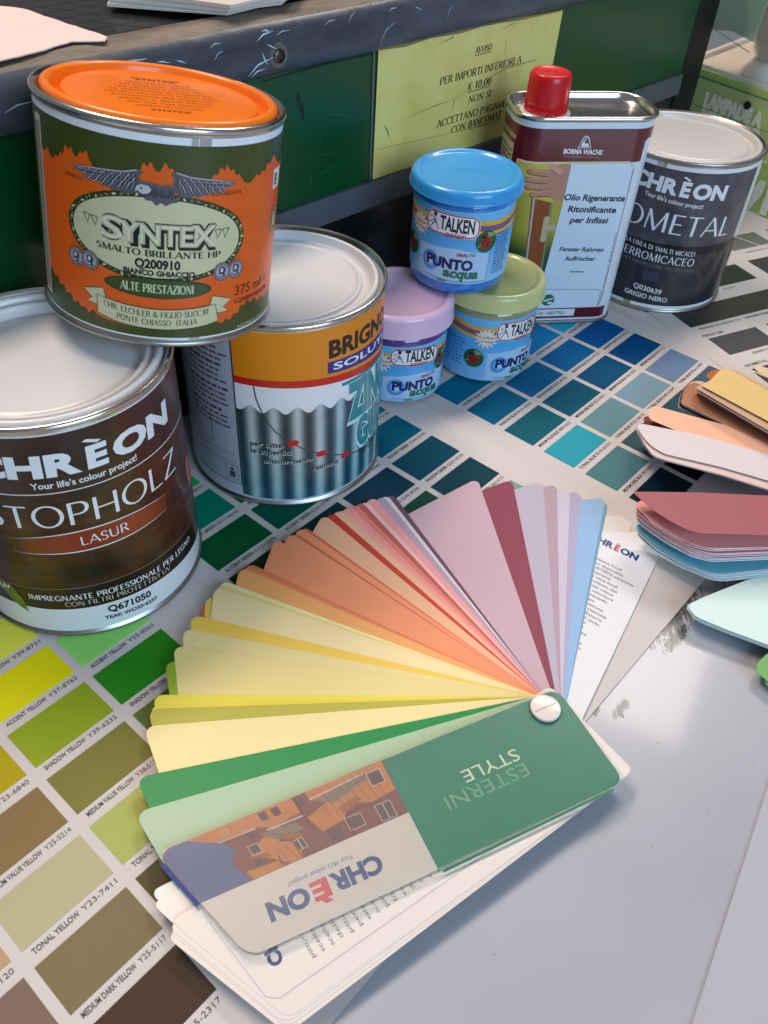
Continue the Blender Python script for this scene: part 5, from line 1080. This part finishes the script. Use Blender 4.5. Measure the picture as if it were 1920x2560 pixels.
# tape strips and scuffs on the bumper, screw
lathe_s = lathe('screw', [(0, 0), (3.3, 0), (3.2, 1), (2.0, 1.5), (1.8, 1.0), (0, .9)], mat('screw_metal', '#5a5450', .35, metal=1), ctr, 24, 40)
lathe_s.rotation_euler = (R(90), 0, 0); lathe_s.location = (.067, -.0062, .180)
lathe_w = lathe('screw_washer', [(0, 0), (5.6, 0), (5.4, .5), (0, .6)], mat('washer', '#6f6a66', .45, metal=.4, noise=.3, nscale=300), ctr, 24, 40)
lathe_w.rotation_euler = (R(90), 0, 0); lathe_w.location = (.067, -.0060, .180)
film = mat('torn_film', '#c4d6e4', .12, coat=1, noise=.2, nscale=200)
tears = []
for (x, y, dx, dy, ww) in ((54, 188, 10, 3, .8), (60, 186, 6, -3, .5), (48, 174, 16, 6, .8), (50, 173.4, 9, 2.4, .6), (-12, 186, 9, 1, .9), (-6, 183, 8, 3.4, .5), (10, 187, 5, -2, .5), (-40, 187, 12, 1.6, .7), (28, 189, 6, 1.4, .5), (135, 176, 10, 8, .35), (112, 188, 4, 4, .3), (205, 187, 10, 4, .3), (220, 186, 7, 5, .3), (250, 188, 9, 5, .3), (160, 189, 5, -2, .3), (-70, 181, 14, 2, .7), (-90, 185, 12, 3, .7), (-30, 180, 7, 4, .5), (62, 190.5, -5, 1.4, .9), (57, 183, 3, -6, .7), (66, 189, 8, 1, .4), (-18, 189, 14, 1, 1.1), (0, 188, 7, -1.5, .6), (30, 184, 5, 3, .4), (-55, 188, 9, 1, .8), (96, 189, 7, 1.6, .4), (140, 189.5, 6, 1, .5), (186, 180, 4, 6, .3), (268, 187, 5, 3, .4), (300, 186, 8, 4, .4)):
    decal('torn_film', stroke([(x, y), (x+dx*.4, y+dy*.6+.6), (x+dx, y+dy)], [.1, ww, .1]), lambda x, y, l: (x*.001, -(6.5+l)*.001, y*.001), .1, film, ctr)
decal('scratches', [stroke([(a, b), ((a+c)/2+.6, (b+d)/2+.4), (c, d)], [.1, w_, .1]) for a, b, c, d, w_ in ((98, 146, 134, 136, .6), (80, 112, 134, 119, .3), (96, 128, 102, 138, .5), (84, 124, 114, 124, .35), (90, 108, 92, 118, .8), (74, 131, 94, 140, .25), (84, 150, 86, 160, .7), (60, 120, 76, 117, .25), (120, 158, 128, 163, .2))], cmap, .06, mat('scratch', '#245c3e', .5), ctr)
decal('scuff', [P([(84, 160), (87, 152), (88, 143), (85.6, 147), (82.6, 156)]), stroke([(60, 168), (100, 169.5), (136, 169)], [.6, 1.4, .8])], cmap, .06, mat('dark_scuff', '#071e14', .6), ctr)
decal('panel_trim', stroke([(137.0, 101), (136.6, 171)], 1.5), cmap, .5, mat('trim_grey', '#6c7478', .3, metal=.5), ctr)
# notice
nm = lambda x, y, l: tuple(b0+d_*(x*.001)-n_*((l+.5)*.001)+Vector((0, 0, y*.001)))
def yel(nt):
    uv = uvnode(nt)
    n = nd(nt, 'ShaderNodeTexNoise'); n.inputs['Scale'].default_value = .5; n.inputs['Detail'].default_value = 4; nt.links.new(uv, n.inputs['Vector'])
    return cramp(nt, n.outputs['Fac'], [(.25, '#d2c668'), (.5, '#ddd27c'), (.75, '#e2d98a')])
nt_root = decal('notice', P(sub([(138.6, 101.4), (302, 99.5), (304.4, 168.8), (139.4, 171.4)], 12)), nm, .3, ramp_mat('yellow_paper', yel, .32, coat=.22), None, 12)
tag(nt_root, 'yellow printed payment notice on the front of the green counter', 'notice')
for s, x0, x1, y, h, und in (('AVVISO', 221, 236, 156, 3.5, 1), ('PER IMPORTI INFERIORI A', 191.5, 267.5, 143.8, 4.2, 0), ('\u20ac 10,00', 218, 239.5, 136.0, 4.4, 1), ('NON SI', 219.5, 240.5, 128.6, 4.0, 0), ('ACCETTANO PAGAMENTI', 192, 268, 119.6, 4.2, 0), ('CON', 205.8, 219, 113.3, 4.2, 0), ('BANCOMAT', 222, 254.5, 113.3, 4.2, 1)):
    decal('lettering', caps(s, x0, x1, y, h, T=.21 if und else .17, t=.085)+([stroke([(x0, y-1.0), (x1, y-1.0)], .45)] if und else []), nm, .36, ink, nt_root)
decal('tape_crease', [stroke([(140, 118.4), (180, 115.5), (262, 110)], .3), stroke([(164, 131), (190, 133), (206, 133.6), (230, 139), (254, 143), (284, 143)], [.1, .7, .2, .3, .8, .5]), stroke([(249.6, 159.6), (250, 150), (254, 137)], [.5, .2, .5]), P([(146, 131), (149.8, 124.4), (151.6, 122), (149.4, 127.6)]), stroke([(206, 133), (204, 126)], [1.1, .1]), stroke([(186, 166), (200, 168)], [.1, 1]), stroke([(240, 165), (252, 167.6), (262, 167)], [.1, .5, .1])], nm, .4, mat('dirt_line', '#9a9350', .6), nt_root)
decal('torn_tape_edge', [stroke([(140, 170.6), (160, 169.6), (180, 170.8), (205, 170), (230, 171), (260, 169.4), (303, 168.6)], [.8, 1.6, 1.2, 2.0, 1.2, 1.6, .8])], nm, .44, mat('tape_brown', '#8f8050', .5), nt_root)
# things on the counter
def on_counter(x, y, z): return tuple(b0+d_*(x*.001)+n_*(y*.001)+Vector((0, 0, z*.001)))
pp = mat('torn_paper', '#e6cfc8', .55, noise=.06, nscale=14)
po = [(-25.5, 77.7), (-19, 68.4), (-16, 40), (-12, 9.8), (-15.6, 5), (-22, 8), (-27.6, 11.8), (-45, 6), (-63, 3), (-120, -6), (-190, 40), (-120, 160)]
rnd = random.Random(5); po2 = []
for i in range(len(po)):
    a, b = po[i], po[(i+1) % len(po)]; k = max(1, int(math.hypot(a[0]-b[0], a[1]-b[1])/3))
    for j in range(k): po2.append((a[0]+(b[0]-a[0])*j/k+rnd.uniform(-.35, .35), a[1]+(b[1]-a[1])*j/k+rnd.uniform(-.35, .35)))
pap = slab('torn_paper', po2, 0, 1, pp, None, lambda x, y, z: on_counter(x, y, 195.6+z*.5+.02*abs(x+12)*.2))
tag(pap, 'torn pale pink paper on the counter at the top left corner', 'paper')
bk = thing('booklet_stack', 'small stack of white booklets on the black counter top', 'booklets', on_counter(48, 22, 195))
bk.rotation_euler = (0, 0, math.atan2(d_.y, d_.x))
for i in range(9):
    z = i*.75; j = rnd.uniform(-.6, .6)
    o = [(-32+j*.3+i*.5, 34), (4.5+j*.4-i*.5, -9-i*1.2), (26, -6-i*1.1+j*.3), (38, -8-i*1.1+j*.3), (80, 20), (30, 110)]
    slab('booklet', [(x*.001, y*.001) for x, y in o], z*.001, (z+.6)*.001, mat('booklet_paper', ['#dcd6cc', '#e4dfd8', '#d0c8bc'][i % 3], .5), bk)
slab('booklet', [(x*.001, y*.001) for x, y in ((24, -14), (90, 12), (140, 60), (60, 120), (20, 60))], .0072, .0079, mat('booklet_cover', '#b8c8d0', .3, coat=.22), bk, )['label'] = 'pale blue glossy booklet on top'

# ------------------------------------------------------------------ display stand on the right
sd = Vector((-.613, .79, 0)).normalized(); sn = Vector((-sd.y, sd.x, 0))   # sd: along the front to the left, sn: towards the camera side
sb = Vector((1.03, 2.41, 0))*K
st_ = thing('display_stand', 'lime green display stand with screwed sign and acrylic cover at the top right', 'display stand', tuple(sb))
ex = -sd; ey = Vector((0, 0, 1))
st_.rotation_euler = (0, 0, math.atan2(ex.y, ex.x))
lime = mat('lime_board', '#b0c774', .35, coat=.4, noise=.08, nscale=12)
lime2 = mat('lime_sign', '#b9c886', .3, coat=.5, noise=.05, nscale=14)
acr = bpy.data.materials.new('acrylic'); acr.use_nodes = True; nt = acr.node_tree; b_ = nt.nodes['Principled BSDF']
b_.inputs['Base Color'].default_value = (.93, .97, .92, 1); b_.inputs['Roughness'].default_value = .08; b_.inputs['Transmission Weight'].default_value = 1; b_.inputs['IOR'].default_value = 1.05; b_.inputs['Alpha'].default_value = .35
FX0, FX1 = -78, 60     # local x along the front (mm), left edge to right
sm_ = lambda x, y, l: (x*.001, -(l)*.001, y*.001)
box('stand_front', -.1175, .09, .0005, .004, 0, .092, lime, st_)
decal('sign_board', P(rect(-111.8, 88, 40, 86.3)), sm_, .3, lime2, st_)
decal('sign_border', [P(rect(-112.6, -111.4, 40, 87)), P(rect(-112.6, 88, 85.8, 87))], sm_, .5, mat('teal_line', '#3f8f7a', .4), st_)
decal('tape_crease', stroke([(-115, 64.2), (-60, 64.2), (-20, 64.6)], .7), sm_, .5, mat('olive_crease', '#6f8a2c', .5), st_)
wl = mat('sign_white', '#f0f2dc', .4)
decal('sign_lettering', text('LAMPADE A', -88.6, -28, 65.8, 10.2, .09), sm_, .7, wl, st_)
decal('sign_lettering', text('RISPARMIO', -88.6, -26, 52.5, 10.2, .09), sm_, .7, wl, st_)
decal('sign_lettering', [P([(-22, 0), (-14, 0), (-6, 18), (-6, 28), (-12, 28), (-22, 8)]), P([(-3, 2), (4, 2), (4, 30), (-3, 22)])], sm_, .7, mat('sign_white2', '#dfe0d8', .4), st_)
for x in (-104.9, -46.2):
    q = lathe('screw', [(0, 0), (3.3, 0), (3.2, .9), (2.2, 1.3), (1.2, .9), (0, .9)], mat('screw_dark', '#3a3a3e', .35, metal=.7), st_, 24, 40)
    q.rotation_euler = (R(90), 0, 0); q.location = (x*.001, -.0008, .078)
cream = mat('cream_box', '#cdc2b4', .4, coat=.1, noise=.04, nscale=20)
slab('cream_tray', [(-.1088, .0045), (.09, .0045), (.09, .15), (-.148, .15), (-.122, .027)], .086, .0905, cream, st_)
rim = [(-108.8, 4.5), (-122, 27), (-148, 150)]
for (a, b) in (((-108.8, 4.4), (90, 4.4)), ((-122, 27), (-108.8, 4.5)), ((-148, 150), (-122, 27))):
    dx, dy = b[0]-a[0], b[1]-a[1]; l = math.hypot(dx, dy); ox, oy = -dy/l*3.2, dx/l*3.2
    slab('tray_rim', [(p[0]*.001, p[1]*.001) for p in (a, b, (b[0]+ox, b[1]+oy), (a[0]+ox, a[1]+oy))] if a[0] == -108.8 else [(p[0]*.001, p[1]*.001) for p in (a, b, (b[0]-ox, b[1]-oy), (a[0]-ox, a[1]-oy))], .0906, .0945, mat('tray_white', '#ddd6d0', .4), st_)
lp = thing('display_lamp', 'white lamp standing on the cream tray of the display stand', 'lamp', tuple(sb+ex*-.056+Vector((.79, .613, 0))*.047+Vector((0, 0, .0907))))
lathe('lamp_base', [(0, 0), (31, 0), (31.5, 2), (30, 5), (26, 9), (23, 14)], mat('lamp_white', '#dcdad8', .35, coat=.2), lp, 64, 40)
lathe('lamp_body', [(23, 14.1), (27, 20), (28.5, 28), (30, 36), (36, 46), (43, 60), (46, 76), (46, 92), (0, 92.5)], mat('lamp_white2', '#d8d4d0', .3, coat=.3), lp, 64, 60)
slab('acrylic_cover', [(-.1185, -.0035), (.09, -.0035), (.09, -.0015), (-.1185, -.0015)], .0, .17, acr, st_)
slab('acrylic_edge', [(-.1192, -.0036), (-.1186, -.0036), (-.1186, -.0014), (-.1192, -.0014)], .0, .17, mat('acrylic_edge', '#7f9a86', .2, coat=.22), st_)
frost = bpy.data.materials.new('frosted_acrylic'); frost.use_nodes = True; nt = frost.node_tree; b_ = nt.nodes['Principled BSDF']
b_.inputs['Base Color'].default_value = (.28, .45, .32, 1); b_.inputs['Roughness'].default_value = .25; b_.inputs['Alpha'].default_value = .62; b_.inputs['Coat Weight'].default_value = .5
fo = [(-123, 108), (-114.5, 112), (-95, 124), (-78, 127), (-56, 124), (-50, 200), (-108, 200)]
slab('tinted_sheet', [(x*.001, y*.001) for x, y in fo], 0, 1, frost, st_, lambda x, y, z: (x, -.0052-z*.0012, y))
decal('acrylic_edge_line', [stroke([(-114.4, 128.7), (-55.5, 116.4)], .8), stroke([(-114.4, 128.7), (-112, 170)], .8), stroke([(-96, 123), (-92, 129), (-91.6, 132)], [.3, .8, .1])], sm_, 6.6, mat('edge_pale', '#a8bf9c', .3), st_)
# dark far side of the shop behind the counter end
wallm = mat('dark_wall', '#0f1512', .7)
bw_ = box('back_wall', -.6, 1.8, 1.88, 1.9, 0, 1.0, wallm); bw_['kind'] = 'structure'
fl_ = box('floor', -3, 3, -2, 4, -.93, -.9, mat('shop_floor', '#6a6662', .5)); fl_['kind'] = 'structure'
